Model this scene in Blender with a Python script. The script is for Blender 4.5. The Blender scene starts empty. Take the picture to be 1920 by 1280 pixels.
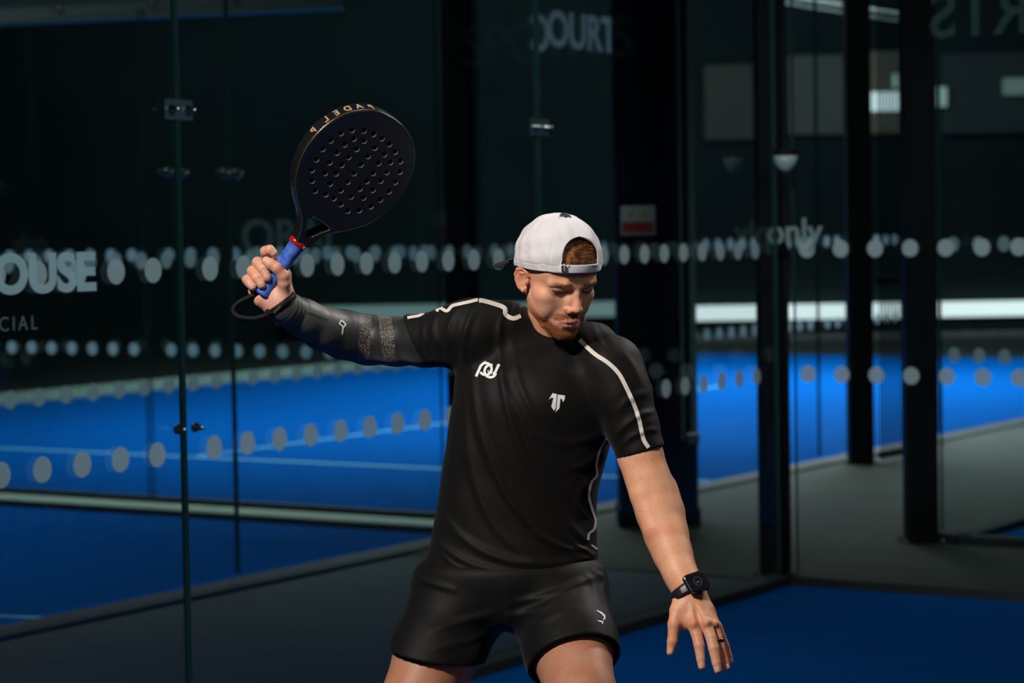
import bpy, bmesh, math, random
import numpy as np
from mathutils import Vector, Matrix
from mathutils.bvhtree import BVHTree
random.seed(7); rng = np.random.default_rng(7)
SC = bpy.context.scene; COL = SC.collection
PI = math.pi
# ------------------------------------------------------------------ camera
FPX = 4533.0; CAMH = 1.55
pit = math.atan(204/FPX); rol = 0.0164
F = np.array([0, math.cos(pit), -math.sin(pit)])
R0 = np.array([1., 0, 0]); U0 = np.array([0, math.sin(pit), math.cos(pit)])
U = U0*math.cos(rol)+R0*math.sin(rol); R = R0*math.cos(rol)-U0*math.sin(rol)
CP = np.array([0, 0, CAMH])
cam = bpy.data.cameras.new('camera'); co = bpy.data.objects.new('camera', cam); COL.objects.link(co)
cam.sensor_width = 36; cam.lens = FPX/1920*36; cam.clip_start = .05; cam.clip_end = 200
m = Matrix.Identity(4)
for i in range(3):
    m[i][0] = R[i]; m[i][1] = U[i]; m[i][2] = -F[i]; m[i][3] = CP[i]
co.matrix_world = m
cam.dof.use_dof = True; cam.dof.focus_distance = 4.80; cam.dof.aperture_fstop = 4.5
SC.camera = co
# ------------------------------------------------------------------ light and exposure
SC.view_settings.view_transform = 'Standard'; SC.view_settings.look = 'None'
SC.view_settings.exposure = 0.0; SC.view_settings.gamma = 1.0; SC.view_settings.use_curve_mapping = False
SC.cycles.transparent_max_bounces = 40; SC.cycles.max_bounces = 8
SC.cycles.sample_clamp_indirect = 4; SC.cycles.caustics_reflective = False; SC.cycles.caustics_refractive = False
W = bpy.data.worlds.new('world'); SC.world = W; W.use_nodes = True
W.node_tree.nodes['Background'].inputs[0].default_value = (.03, .08, .085, 1)
W.node_tree.nodes['Background'].inputs[1].default_value = .05
def lamp(name, loc, tgt, size, power, col=(1, 1, 1), kind='AREA', sy=None, spot=50, blend=.6):
    l = bpy.data.lights.new(name, kind); o = bpy.data.objects.new(name, l); COL.objects.link(o)
    l.energy = power; l.color = col
    if kind == 'AREA':
        l.shape = 'RECTANGLE'; l.size = size; l.size_y = sy or size; l.spread = math.radians(spot)
    else:
        l.spot_size = math.radians(spot); l.spot_blend = blend; l.shadow_soft_size = size
    d = Vector(tgt)-Vector(loc); o.location = loc; o.rotation_euler = d.to_track_quat('-Z', 'Y').to_euler()
    return o
WARM = (1, .93, .85)
lamp('court_flood_or_fill', (-2.0, 2.0, 4.0), (0, 4.9, 1.2), .22, 780, WARM, 'SPOT', spot=40)
lamp('court_flood_or_fill', (3.4, 7.6, 4.8), (.1, 4.9, 1.3), .4, 640, (1, .95, .9), 'SPOT', spot=30)
lamp('court_flood_or_fill', (.6, 4.2, 5.2), (.1, 4.9, 1.3), .7, 60, (1, .96, .93), 'SPOT', spot=40)
lamp('court_flood_or_fill', (1.6, .3, 3.0), (0, 4.9, 1.0), .8, 16, (1, .95, .92), 'SPOT', spot=36)  # frontal fill, added to lift the shaded face and the legs
lamp('court_flood_or_fill', (2.6, 2.5, 4.2), (-1.0, 8.2, 2.0), .6, 520, (.85, 1, 1), 'SPOT', spot=48)  # added fill that brightens dots and lettering on the side glass
lamp('court_flood_or_fill', (-.6, 3.5, 4.4), (2.0, 10.2, 1.5), .5, 700, (.9, 1, 1), 'SPOT', spot=26)  # added fill that brightens the dots on the end wall glass
lamp('hall_fill', (0, 28, 6.6), (0, 35.8, 1.5), 12, 200, (.8, 1, 1), spot=150, sy=1)  # added fill, lifts the black back wall towards teal
lamp('hall_fill', (3, 14, 6.4), (3, 14.5, 0), 3, 40, (.8, 1, .85), spot=150, sy=3)  # added fill above the walkway, brings grey-green onto the posts
# ------------------------------------------------------------------ helpers
def ray(px, py): return F+R*((px-960)/FPX)-U*((py-640)/FPX)
def at(px, py, Z): return CP+ray(px, py)*Z
def M(px, py, d=0.0): return at(px, py, 4.87+d)
def ground(px, py, z=0.0):
    r = ray(px, py); return CP+r*((z-CAMH)/r[2])
def proj(P):
    q = np.asarray(P)-CP; z = q@F
    return 960+(q@R)/z*FPX, 640-(q@U)/z*FPX
s = 4.87/FPX                                   # metres per photo pixel at the player
def tag(o, label=None, cat=None, group=None, kind=None):
    if label: o['label'] = label
    if cat: o['category'] = cat
    if group: o['group'] = group
    if kind: o['kind'] = kind
    return o
def empty(name, loc):
    o = bpy.data.objects.new(name, None); COL.objects.link(o); o.location = Vector(loc); o.empty_display_size = .1
    return o
def link(name, me, mat, parent=None, origin=None):
    """one mesh object; vertices are given in world space and re-based on the parent"""
    o = bpy.data.objects.new(name, me); COL.objects.link(o)
    for mm in (mat if isinstance(mat, (list, tuple)) else [mat]): me.materials.append(mm)
    root = None
    if parent is not None:
        o.parent = parent; base = Vector((0, 0, 0)); p = parent
        while p is not None: base += p.location; p = p.parent
        me.transform(Matrix.Translation(-base))
    elif origin is not None:
        me.transform(Matrix.Translation(-Vector(origin))); o.location = Vector(origin)
    return o
def mesh_np(name, V, Fc, smooth=True):
    me = bpy.data.meshes.new(name); V = np.asarray(V, np.float32)
    if isinstance(Fc, np.ndarray):
        n = len(Fc); k = Fc.shape[1]
        me.vertices.add(len(V)); me.vertices.foreach_set('co', V.ravel())
        me.loops.add(n*k); me.loops.foreach_set('vertex_index', Fc.ravel().astype(np.int32))
        me.polygons.add(n); me.polygons.foreach_set('loop_start', np.arange(0, n*k, k, dtype=np.int32))
        me.update(calc_edges=True)
    else:
        me.from_pydata([tuple(map(float, v)) for v in V], [], Fc)
    if smooth: me.polygons.foreach_set('use_smooth', np.ones(len(me.polygons), bool))
    me.validate(); me.update()
    return me
def bm_mesh(name, bm, smooth=False):
    bmesh.ops.recalc_face_normals(bm, faces=bm.faces)
    me = bpy.data.meshes.new(name); bm.to_mesh(me); bm.free()
    if smooth: me.polygons.foreach_set('use_smooth', np.ones(len(me.polygons), bool))
    return me
def box(bm, c, ax, half, bev=0):
    c = np.asarray(c, float); ax = [np.asarray(a, float) for a in ax]
    vs = [bm.verts.new(c+ax[0]*half[0]*i+ax[1]*half[1]*j+ax[2]*half[2]*k) for i in (-1, 1) for j in (-1, 1) for k in (-1, 1)]
    fs = [(0, 1, 3, 2), (4, 6, 7, 5), (0, 4, 5, 1), (2, 3, 7, 6), (0, 2, 6, 4), (1, 5, 7, 3)]
    faces = [bm.faces.new([vs[i] for i in f]) for f in fs]
    if bev:
        es = list({e for f in faces for e in f.edges})
        bmesh.ops.bevel(bm, geom=es, offset=bev, segments=2, profile=.6, affect='EDGES')
def tube_data(pts, rad, n=12, closed=False, flat=None):
    pts = np.asarray(pts, float); m_ = len(pts)
    rad = np.full(m_, rad) if np.isscalar(rad) else np.asarray(rad, float)
    V = []; Fc = []
    if closed: T = np.roll(pts, -1, 0)-np.roll(pts, 1, 0)
    else: T = np.gradient(pts, axis=0)
    T /= np.linalg.norm(T, axis=1)[:, None]
    nrm = np.cross(T[0], [0.13, .2, 1.]); nrm /= np.linalg.norm(nrm)
    for i in range(m_):
        nrm = nrm-T[i]*(nrm@T[i]); nrm /= np.linalg.norm(nrm); b = np.cross(T[i], nrm)
        for k in range(n):
            a = 2*PI*k/n; V.append(pts[i]+rad[i]*(nrm*math.cos(a)+b*math.sin(a)))
    for i in range(m_ if closed else m_-1):
        j = (i+1) % m_
        for k in range(n):
            k2 = (k+1) % n; Fc.append((i*n+k, i*n+k2, j*n+k2, j*n+k))
    if not closed:
        Fc.append(tuple(range(n-1, -1, -1))); Fc.append(tuple((m_-1)*n+k for k in range(n)))
    return V, Fc
def spline(pts, n):
    """Catmull-Rom resample of rows"""
    P = np.asarray(pts, float); m_ = len(P); out = []
    Q = np.vstack([2*P[0]-P[1], P, 2*P[-1]-P[-2]])
    for t in np.linspace(0, m_-1, n):
        i = min(int(t), m_-2); u = t-i; a, b, c, d = Q[i:i+4]
        out.append(.5*((2*b)+(-a+c)*u+(2*a-5*b+4*c-d)*u*u+(-a+3*b-3*c+d)*u**3))
    return np.array(out)
# ------------------------------------------------------------------ materials
def mat(name, col, rough=.6, metal=0, spec=.5, bump=None, noise=None, sheen=0, coat=0, emit=None, estr=0):
    mt = bpy.data.materials.new(name); mt.use_nodes = True; nt = mt.node_tree; b = nt.nodes['Principled BSDF']
    b.inputs['Base Color'].default_value = (*col, 1); b.inputs['Roughness'].default_value = rough
    b.inputs['Metallic'].default_value = metal; b.inputs['Specular IOR Level'].default_value = spec
    b.inputs['Sheen Weight'].default_value = sheen; b.inputs['Coat Weight'].default_value = coat
    if emit: b.inputs['Emission Color'].default_value = (*emit, 1); b.inputs['Emission Strength'].default_value = estr
    tc = nt.nodes.new('ShaderNodeTexCoord')
    if noise:
        sc_, col2, lo, hi = noise
        n = nt.nodes.new('ShaderNodeTexNoise'); n.inputs['Scale'].default_value = sc_; n.inputs['Detail'].default_value = 5
        nt.links.new(tc.outputs['Object'], n.inputs['Vector'])
        r = nt.nodes.new('ShaderNodeMapRange'); r.inputs[1].default_value = lo; r.inputs[2].default_value = hi
        nt.links.new(n.outputs['Fac'], r.inputs[0])
        mx = nt.nodes.new('ShaderNodeMix'); mx.data_type = 'RGBA'
        mx.inputs[6].default_value = (*col, 1); mx.inputs[7].default_value = (*col2, 1)
        nt.links.new(r.outputs[0], mx.inputs[0]); nt.links.new(mx.outputs[2], b.inputs['Base Color'])
    if bump:
        sc_, st, dist = bump
        n = nt.nodes.new('ShaderNodeTexNoise'); n.inputs['Scale'].default_value = sc_; n.inputs['Detail'].default_value = 4
        nt.links.new(tc.outputs['Object'], n.inputs['Vector'])
        bp = nt.nodes.new('ShaderNodeBump'); bp.inputs['Strength'].default_value = st; bp.inputs['Distance'].default_value = dist
        nt.links.new(n.outputs['Fac'], bp.inputs['Height']); nt.links.new(bp.outputs[0], b.inputs['Normal'])
    return mt
def glass_mat(name, tint, refl=.5):
    mt = bpy.data.materials.new(name); mt.use_nodes = True; nt = mt.node_tree; nt.nodes.clear()
    out = nt.nodes.new('ShaderNodeOutputMaterial'); tr = nt.nodes.new('ShaderNodeBsdfTransparent'); gl = nt.nodes.new('ShaderNodeBsdfGlossy')
    tr.inputs[0].default_value = (*tint, 1); gl.inputs['Roughness'].default_value = .02
    fr = nt.nodes.new('ShaderNodeFresnel'); fr.inputs[0].default_value = 1.45
    mu = nt.nodes.new('ShaderNodeMath'); mu.operation = 'MULTIPLY'; mu.inputs[1].default_value = refl
    mx = nt.nodes.new('ShaderNodeMixShader')
    nt.links.new(fr.outputs[0], mu.inputs[0]); nt.links.new(mu.outputs[0], mx.inputs[0])
    nt.links.new(tr.outputs[0], mx.inputs[1]); nt.links.new(gl.outputs[0], mx.inputs[2]); nt.links.new(mx.outputs[0], out.inputs[0])
    return mt
def vinyl_mat(name, col, alpha):
    mt = bpy.data.materials.new(name); mt.use_nodes = True; nt = mt.node_tree; nt.nodes.clear()
    out = nt.nodes.new('ShaderNodeOutputMaterial'); tr = nt.nodes.new('ShaderNodeBsdfTransparent')
    df = nt.nodes.new('ShaderNodeBsdfDiffuse'); df.inputs[0].default_value = (*col, 1)
    tl = nt.nodes.new('ShaderNodeBsdfTranslucent'); tl.inputs[0].default_value = (*col, 1)
    a = nt.nodes.new('ShaderNodeMixShader'); a.inputs[0].default_value = .5
    b = nt.nodes.new('ShaderNodeMixShader'); b.inputs[0].default_value = alpha
    nt.links.new(df.outputs[0], a.inputs[1]); nt.links.new(tl.outputs[0], a.inputs[2])
    nt.links.new(tr.outputs[0], b.inputs[1]); nt.links.new(a.outputs[0], b.inputs[2]); nt.links.new(b.outputs[0], out.inputs[0])
    return mt
def stripes(mt, scale, col2, axis_rot=(0, 0, 0), coord='Object', lo=.45, hi=.55):
    nt = mt.node_tree; b = nt.nodes['Principled BSDF']; c1 = tuple(b.inputs['Base Color'].default_value)
    tc = nt.nodes.new('ShaderNodeTexCoord'); mp = nt.nodes.new('ShaderNodeMapping'); mp.inputs['Rotation'].default_value = axis_rot
    w = nt.nodes.new('ShaderNodeTexWave'); w.inputs['Scale'].default_value = scale
    nt.links.new(tc.outputs[coord], mp.inputs[0]); nt.links.new(mp.outputs[0], w.inputs[0])
    r = nt.nodes.new('ShaderNodeMapRange'); r.inputs[1].default_value = lo; r.inputs[2].default_value = hi
    nt.links.new(w.outputs['Fac'], r.inputs[0])
    mx = nt.nodes.new('ShaderNodeMix'); mx.data_type = 'RGBA'; mx.inputs[6].default_value = c1; mx.inputs[7].default_value = (*col2, 1)
    nt.links.new(r.outputs[0], mx.inputs[0]); nt.links.new(mx.outputs[2], b.inputs['Base Color'])
    return mt
m_blue = mat('blue_turf', (.000, .070, .30), .9, spec=.02, noise=(6, (.000, .060, .26), .3, .7), bump=(900, .3, .002))
m_line = mat('turf_line', (.10, .32, .52), .85)
m_floor = mat('hall_floor', (.020, .024, .022), .6, noise=(1.3, (.014, .017, .016), .35, .7), bump=(300, .1, .001))
m_floor2 = mat('walkway_floor', (.027, .026, .013), .65, noise=(1.5, (.016, .017, .009), .35, .7), bump=(300, .1, .001))
m_black = mat('black_steel', (.0035, .004, .005), .6, spec=.15, bump=(200, .1, .0005))
m_kerb = mat('kerb_rubber', (.008, .012, .012), .6)
m_pale = mat('pale_kerb', (.30, .36, .28), .6, noise=(4, (.24, .30, .24), .3, .7))
m_wall = mat('hall_wall', (.026, .040, .042), .9, spec=.1, noise=(.6, (.018, .029, .031), .3, .7))
m_glass = glass_mat('court_glass', (.90, .955, .95), .16)
m_glassedge = mat('glass_edge', (.02, .06, .06), .25, coat=.3)
m_dot = vinyl_mat('frosted_vinyl', (.80, .92, .92), .66)
m_letter = vinyl_mat('frosted_letter', (.75, .92, .95), .85)
m_faint = vinyl_mat('faint_letter', (.40, .55, .55), .16)
m_steel = mat('stainless_steel', (.62, .62, .6), .22, metal=1)
# ------------------------------------------------------------------ the hall
def unit(v): v = np.asarray(v, float); return v/np.linalg.norm(v)
cornerA = ground(1470, 1097); pL = ground(870, 1275)
u = unit(cornerA-pL); u[2] = 0; v = np.array([u[1], -u[0], 0]); Z3 = np.array([0, 0, 1.])   # u: away along the side wall, v: to the right
P0 = pL
def slab(name, poly, z0, z1, mt, kind='structure', parent=None):
    bm = bmesh.new(); n = len(poly)
    a = [bm.verts.new((p[0], p[1], z0)) for p in poly]; b = [bm.verts.new((p[0], p[1], z1)) for p in poly]
    bm.faces.new(a[::-1]); bm.faces.new(b)
    for i in range(n): bm.faces.new((a[i], a[(i+1) % n], b[(i+1) % n], b[i]))
    o = link(name, bm_mesh(name, bm), mt, parent)
    if kind and parent is None: o['kind'] = kind
    return o
slab('floor', [(-16, -4), (16, -4), (16, 36), (-16, 36)], -.15, 0, m_floor)
slab('ceiling', [(-16, -4), (16, -4), (16, 36), (-16, 36)], 7.0, 7.15, m_wall)
slab('wall_back', [(-16, 35.8), (16, 35.8), (16, 36), (-16, 36)], 0, 7.0, m_wall)
slab('wall_left', [(-16, -4), (-15.8, -4), (-15.8, 35.8), (-16, 35.8)], 0, 7, m_wall)
slab('wall_right', [(15.8, -4), (16, -4), (16, 35.8), (15.8, 35.8)], 0, 7, m_wall)
slab('wall_front', [(-15.8, -4), (15.8, -4), (15.8, -3.8), (-15.8, -3.8)], 0, 7, m_wall)
def quad(o, du, dv, au=u, av=v): return [o, o+av*dv, o+av*dv+au*du, o+au*du]
# own court (near right): left side is wall L, far side is wall R
A_c = cornerA; slab('floor_own_court', quad(A_c, -13, 10), .0, .012, m_blue)
B0 = ground(800, 1025); B_far = ground(1700, 855)
offB = abs((B0-pL)@v)
Bq = A_c-v*offB                                 # point of wall B level with the corner of the own court
e0 = ground(905, 998); tW2 = (e0-Bq)@u          # where the cross wall meets wall B
slab('floor_near_left_court', quad(Bq+u*(tW2-.22), -12, -10), 0, .012, m_blue)
slab('floor_far_left_court', quad(Bq+u*(tW2+.22), 16, -10), 0, .012, m_blue)
slab('floor_walkway', quad(A_c+u*.1-v*(offB-.1), 15, offB+3.2), 0, .006, m_floor2)
C_c = ground(1806, 1021); slab('floor_right_court', quad(C_c, 9, 9), 0, .014, m_blue)
# court lines
def line(name, p, q, w=.05, z=.0125, mt=None):
    d = unit(q-p); n = np.array([-d[1], d[0], 0])*w/2
    o = slab(name, [p+n, p-n, q-n, q+n], z, z+.002, mt or m_line); return o
l1 = ground(360, 860); line('floor_service_line', l1-v*5, l1+v*((Bq-l1)@v-.12), .08)
line('floor_centre_line', l1, l1+u*8, .06)
line('floor_corner_line', ground(-60, 1158), ground(103, 1165), .05)
# kerbs
def kerb(n, p, q, w=.09, h=.05, mt=None):
    d = unit(q-p); k = np.array([-d[1], d[0], 0])*w/2
    return slab('trim_%d' % n, [p+k, p-k, q-k, q+k], 0, h, mt or m_kerb)
kerb(1, A_c-u*13, A_c, .12); kerb(2, A_c, A_c+v*6, .12)
kerb(3, Bq+u*(tW2-8), Bq+u*(tW2+12), .2, .018)
kerb(4, Bq+u*(tW2)-v*.1, Bq+u*tW2-v*9.8, .34, .03, m_pale)
kerb(5, Bq+u*(tW2-.2)-v*.1, Bq+u*(tW2-.2)-v*9.8, .05, .045); kerb(6, Bq+u*(tW2+.2)-v*.1, Bq+u*(tW2+.2)-v*9.8, .05, .06)
kerb(7, C_c, C_c+v*5, .10); kerb(8, C_c, C_c+u*8, .08); kerb(9, ground(1765, 1016), C_c, .1)
kerb(10, Bq+u*(tW2+.3)-v*9.6, Bq+u*(tW2+15)-v*9.6, .2, .1, m_pale)
# ------------------------------------------------------------------ glass panels
def disc_mesh(name, rad, th, n=28):
    bm = bmesh.new(); a = []; b = []
    for i in range(n):
        t = 2*PI*i/n; a.append(bm.verts.new((rad*math.cos(t), 0, rad*math.sin(t)))); b.append(bm.verts.new((rad*math.cos(t), th, rad*math.sin(t))))
    bm.faces.new(a); bm.faces.new(b[::-1])
    for i in range(n): bm.faces.new((a[i], b[i], b[(i+1) % n], a[(i+1) % n]))
    return bm_mesh(name, bm)
dot_me = disc_mesh('dot', .0365, .0012); dot_me.materials.append(m_dot)
H1, H2 = .923, 1.458
def panel(p, d, width, label, group, h=3.0, dots=True, phase=.13, rows=(H1, H2)):
    """pane from p along unit d"""
    n = np.array([-d[1], d[0], 0]); root = empty('glass_partition', p); tag(root, label, 'glass panel', group)
    bm = bmesh.new(); g = .006
    box(bm, p+d*width/2+Z3*(h/2+.05), (d, n, Z3), (width/2-g, .006, h/2-.01))
    link('pane', bm_mesh('pane', bm), m_glass, root)
    for e in (g, width-g):
        bm = bmesh.new(); box(bm, p+d*e+Z3*(h/2+.05), (d, n, Z3), (.0025, .0068, h/2-.008))
        link('edge', bm_mesh('edge', bm), m_glassedge, root)
    if dots:
        k = phase
        while k < width-.06:
            for z in rows:
                o = bpy.data.objects.new('dot', dot_me); COL.objects.link(o); o.parent = root
                o.location = Vector(d*k+Z3*z+n*(-.0078 if n[1] > 0 else .0078)); o.rotation_euler = (0, 0, math.atan2(d[1], d[0]))
            k += .1585
    return root
tcorn = (A_c-P0)@u
tj = -1.46
for i, (a, b, lab) in enumerate([(tj-2, tj, 'clear glass panel at far left carrying the large HOUSE lettering'),
                    (tj, tj+2, 'clear glass panel behind the padel racket with a row of dots'),
                    (tj+2, tcorn-.04, 'clear glass panel behind the white cap ending at the corner post')]):
    panel(P0+u*a, u, b-a, lab, 'glass panels of the side wall of the near court')
for i, (a, b, lab) in enumerate([(.06, 1.9, 'clear glass panel right of the corner post with two rows of round dots')]):
    panel(A_c+v*a, v, b-a, lab, 'glass panels of the end wall of the near court', phase=.07)
jB = (ground(440, 1098)-Bq)@u
labs = ['second layer glass panel behind the HOUSE lettering', 'second layer glass panel behind the racket grip', 'glass panel of the farther court behind the player chest',
        'glass panel of the farther court behind the lowered arm', 'glass panel of the farther court seen right of the corner post']
for i in range(5):
    a = jB-2+2*i
    panel(Bq+u*a, u, 2.0, labs[i], 'glass panels of the farther court side')
for i in range(3):
    panel(Bq+u*tW2-v*(.3+2.02*i), -v, 2.0, ['cross wall glass panel nearest the black post in the far blue court', 'cross wall glass panel in the middle of the far blue court', 'cross wall glass panel at the left end of the far blue court'][i], 'glass panels of the cross wall', h=2.8, phase=.09)
panel(ground(1765, 1016), unit(C_c-ground(1765, 1016))*1.0, 2.2, 'glass panel of the right-hand court at the right edge', 'glass panels of the right-hand court', phase=.1)
# clamps on the joints
def bolt(parent, c, n, r=.014):
    c = np.asarray(c); V, Fc = tube_data([c, c+n*.008, c+n*.014, c+n*.03, c+n*.036], [r*1.15, r*1.15, r*.7, r*.62, r*.3], 14)
    o = link('bolt', mesh_np('bolt', V, Fc), m_steel, parent); return o
def clamp(t, z, plate, label, org=P0, d=u, off=.03, r=.014):
    n = np.array([d[1], -d[0], 0]); c = org+d*t+Z3*z
    root = empty('glass_clamp', c); tag(root, label, 'glass clamp', 'steel clamps on the glass joints')
    if plate:
        bm = bmesh.new(); box(bm, c+n*.009, (d, n, Z3), (.062, .0022, .03), .001)
        link('plate', bm_mesh('plate', bm), m_plate, root)
    for k in (-1, 1): bolt(root, c+d*off*k*1.25+n*.008, n, r)
    return root
m_plate = mat('dark_plate', (.10, .15, .17), .3, metal=.5)
clamp(tj, 1.925, True, 'dark steel clamp plate with two shiny bolts left of the racket')
clamp(tj, .99, False, 'pair of steel bolts on the glass joint above the large lower dots', off=.032, r=.013)
clamp(tj+2, 1.93, True, 'blurred steel clamp on the glass joint high above the white cap')
clamp(jB, 1.83, False, 'blurred pair of bolts on the farther glass left of the racket', Bq, u, .034, .022)
clamp((ground(340, 1120)-Bq)@u, 1.83, False, 'faint pair of bolts on the farther glass left of the first joint', Bq, u, .04, .018)
# ------------------------------------------------------------------ posts
def post(px, py, wpx, label, h=6.9, sh=(0, 0, 0), name='steel_post'):
    c = ground(px, py)+np.asarray(sh); Z = (c-CP)@F; w = wpx*Z/FPX
    root = empty(name, c); tag(root, label, 'post', 'black steel posts')
    bm = bmesh.new(); c2 = c+np.array([0, w/2, 0]); box(bm, c2+Z3*(h/2), (R0, [0, 1, 0], Z3), (w/2, w/2, h/2), .006)
    link('shaft', bm_mesh('shaft', bm), m_black, root)
    bm = bmesh.new(); box(bm, c2+Z3*.006, (R0, [0, 1, 0], Z3), (w/2+.03, w/2+.03, .006)); link('base_plate', bm_mesh('base_plate', bm), m_black, root)
    for sx in (-1, 1):
        for sy in (-1, 1):
            V, Fc = tube_data([c2+R0*sx*(w/2+.015)+np.array([0, sy*(w/2+.015), .008]), c2+R0*sx*(w/2+.015)+np.array([0, sy*(w/2+.015), .025])], .006, 8)
            link('anchor_bolt', mesh_np('anchor_bolt', V, Fc), m_steel, root)
    return root
post(1457, 1088, 56, 'black steel post at the corner of the near court')
post(1732, 1020, 58, 'thick black steel post at the right with its foot on the grey floor')
post(1617, 872, 46, 'black steel post farther back left of the ribbed mesh')
post(917, 1000, 62, 'black steel post left of the white cap behind the player', sh=-v*.14)
# wide dark column with the warning sign
cc = ground(1238, 990); wcol = 146*((cc-CP)@F)/FPX
root = empty('column', cc); tag(root, 'wide dark navy column behind the lowered arm carrying the sign', 'column')
m_navy = mat('navy_paint', (.002, .006, .014), .6, spec=.15)
bm = bmesh.new(); box(bm, cc+np.array([0, wcol/2, 0])+Z3*3.45, (R0, [0, 1, 0], Z3), (wcol/2, wcol/2, 3.45), .01); link('shaft', bm_mesh('shaft', bm), m_navy, root)
bm = bmesh.new(); box(bm, cc+np.array([0, wcol/2, .05]), (R0, [0, 1, 0], Z3), (wcol/2+.01, wcol/2+.01, .05), .004); link('plinth', bm_mesh('plinth', bm), m_black, root)
Zc = (cc-CP)@F
m_strip = mat('pale_strip', (.10, .17, .16), .3)
for x_, w_ in ((1279, 3.0), (1300, 6.0)):
    a_ = CP+ray(x_, 640)*((cc[1]-.012-CP[1])/ray(x_, 640)[1]); z0_ = 1.55-(826-434)*Zc/FPX; bm = bmesh.new()
    box(bm, np.array([a_[0], a_[1], (z0_+6.5)/2]), (R0, [0, 1, 0], Z3), (w_/2*Zc/FPX*2, .010, (6.5-z0_)/2), .002); link('edge_strip', bm_mesh('edge_strip', bm), m_strip, root)
bm = bmesh.new(); a_ = CP+ray(1300, 822)*((cc[1]-.03-CP[1])/ray(1300, 822)[1]); box(bm, a_, (R0, [0, 1, 0], Z3), (.032, .02, .03), .006); link('bracket', bm_mesh('bracket', bm), m_steel, root)
def px_on_plane_y(px, py, Y):
    r = ray(px, py); return CP+r*((Y-CP[1])/r[1])
sc_c = px_on_plane_y(1196, 413, cc[1]-.012)
root = empty('warning_sign', sc_c); tag(root, 'small white and red warning sign right of the white cap', 'sign')
m_sw = mat('sign_white', (.75, .78, .76), .5); m_sr = mat('sign_red', (.55, .03, .03), .5); m_sy = mat('sign_yellow', (.75, .5, .2), .5)
sw = 64*Zc/FPX; sh = 54*Zc/FPX
bm = bmesh.new(); box(bm, sc_c, (R0, [0, 1, 0], Z3), (sw/2, .004, sh/2), .002); link('board', bm_mesh('board', bm), m_sw, root)
bm = bmesh.new(); box(bm, sc_c+np.array([0, -.005, -sh*.24]), (R0, [0, 1, 0], Z3), (sw*.46, .0015, sh*.2)); link('red_band', bm_mesh('red_band', bm), m_sr, root)
for k in (-1, 1):
    bm = bmesh.new(); a = sc_c+np.array([k*sw*.2, -.005, sh*.1]); vs = [bm.verts.new(a+np.array(q)) for q in ((-.025, 0, 0), (.025, 0, 0), (0, 0, .045), (-.025, -.002, 0), (.025, -.002, 0), (0, -.002, .045))]
    bm.faces.new(vs[:3]); bm.faces.new(vs[3:])
    for i in range(3): bm.faces.new((vs[i], vs[(i+1) % 3], vs[3+(i+1) % 3], vs[3+i]))
    link('warning_symbol', bm_mesh('warning_symbol', bm), m_sy, root)
# ------------------------------------------------------------------ lettering
def text_mesh(body, size, depth=.0015, bold=0., space=1.):
    c = bpy.data.curves.new('t', 'FONT'); c.body = body; c.size = size; c.extrude = depth; c.offset = bold; c.space_character = space
    o = bpy.data.objects.new('t', c); COL.objects.link(o)
    dg = bpy.context.evaluated_depsgraph_get(); me = bpy.data.meshes.new_from_object(o.evaluated_get(dg)); bpy.data.objects.remove(o); bpy.data.curves.remove(c)
    return me
def place_text(name, body, cap, org, d, n, mt, label=None, parent=None, bold=0., mirror=False, align='right', space=1., cat='lettering', stretch=1.0):
    me = text_mesh(body, cap/.72, .001, bold, space); V = np.empty(len(me.vertices)*3, np.float32); me.vertices.foreach_get('co', V); V = V.reshape(-1, 3)
    w = V[:, 0].max(); x = V[:, 0].copy()
    if mirror: x = w-x
    if align == 'right': x = x-w
    if align == 'center': x = x-w/2
    Wd = np.asarray(org)[None]+x[:, None]*np.asarray(d)[None]*stretch+V[:, 1:2]*Z3[None]+(V[:, 2:3])*np.asarray(n)[None]
    me.vertices.foreach_set('co', Wd.astype(np.float32).ravel()); me.update()
    o = link(name, me, mt, parent, None if parent else org)
    if label: tag(o, label, cat)
    return o
def onL(px, py, org=P0, d=u, off=.009):
    n = np.array([d[1], -d[0], 0]); r = ray(px, py); tt = ((org-CP)@n)/(r@n); return CP+r*tt+n*off
nL = np.array([u[1], -u[0], 0])
capH = (540-470)*((onL(120, 505)-CP)@F)/FPX
place_text('glass_lettering', 'HOUSE', capH, onL(176, 541), u, nL, m_letter, 'large frosted HOUSE lettering on the glass at the left edge', bold=.006, stretch=1.12)
capH = 28*((onL(40, 600)-CP)@F)/FPX
place_text('glass_lettering', 'COMMERCIAL', capH, onL(66, 617), u, nL, vinyl_mat('thin_letter', (.4, .5, .5), .45), 'small thin CIAL lettering under the large letters at the left edge', space=1.35)
capH = 66*((onL(1080, 60, Bq)-CP)@F)/FPX
place_text('glass_lettering', 'OURT', capH, onL(1153, 98, Bq), u, nL, vinyl_mat('court_letter', (.9, 1, .98), .75), 'blurred COURT lettering high above the white cap', bold=.006, stretch=1.0)
place_text('glass_lettering', 'C', capH, onL(1029, 96, Bq), u, nL, vinyl_mat('court_letter2', (.9, 1, .98), .75), 'reversed letter at the left end of the blurred lettering above the cap', bold=.006, mirror=True)
place_text('glass_lettering', 'SPORTS', .19, onL(2150, 46, A_c, v), v, -u, vinyl_mat('sports_letter', (.25, .5, .42), .09), 'mirrored green letters cut off at the top right corner', mirror=True, bold=.004)
place_text('glass_lettering', 'ORAL', .155, onL(640, 470, Bq), u, nL, m_faint, 'very faint letters on the farther glass left of the racket handle', bold=.004, stretch=1.35)
place_text('glass_lettering', 'only', .11, onL(1545, 455, A_c, v), v, -u, vinyl_mat('only_letter', (.55, .68, .66), .6), 'small blurred lettering just right of the corner post', bold=.003, cat='lettering')
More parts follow.
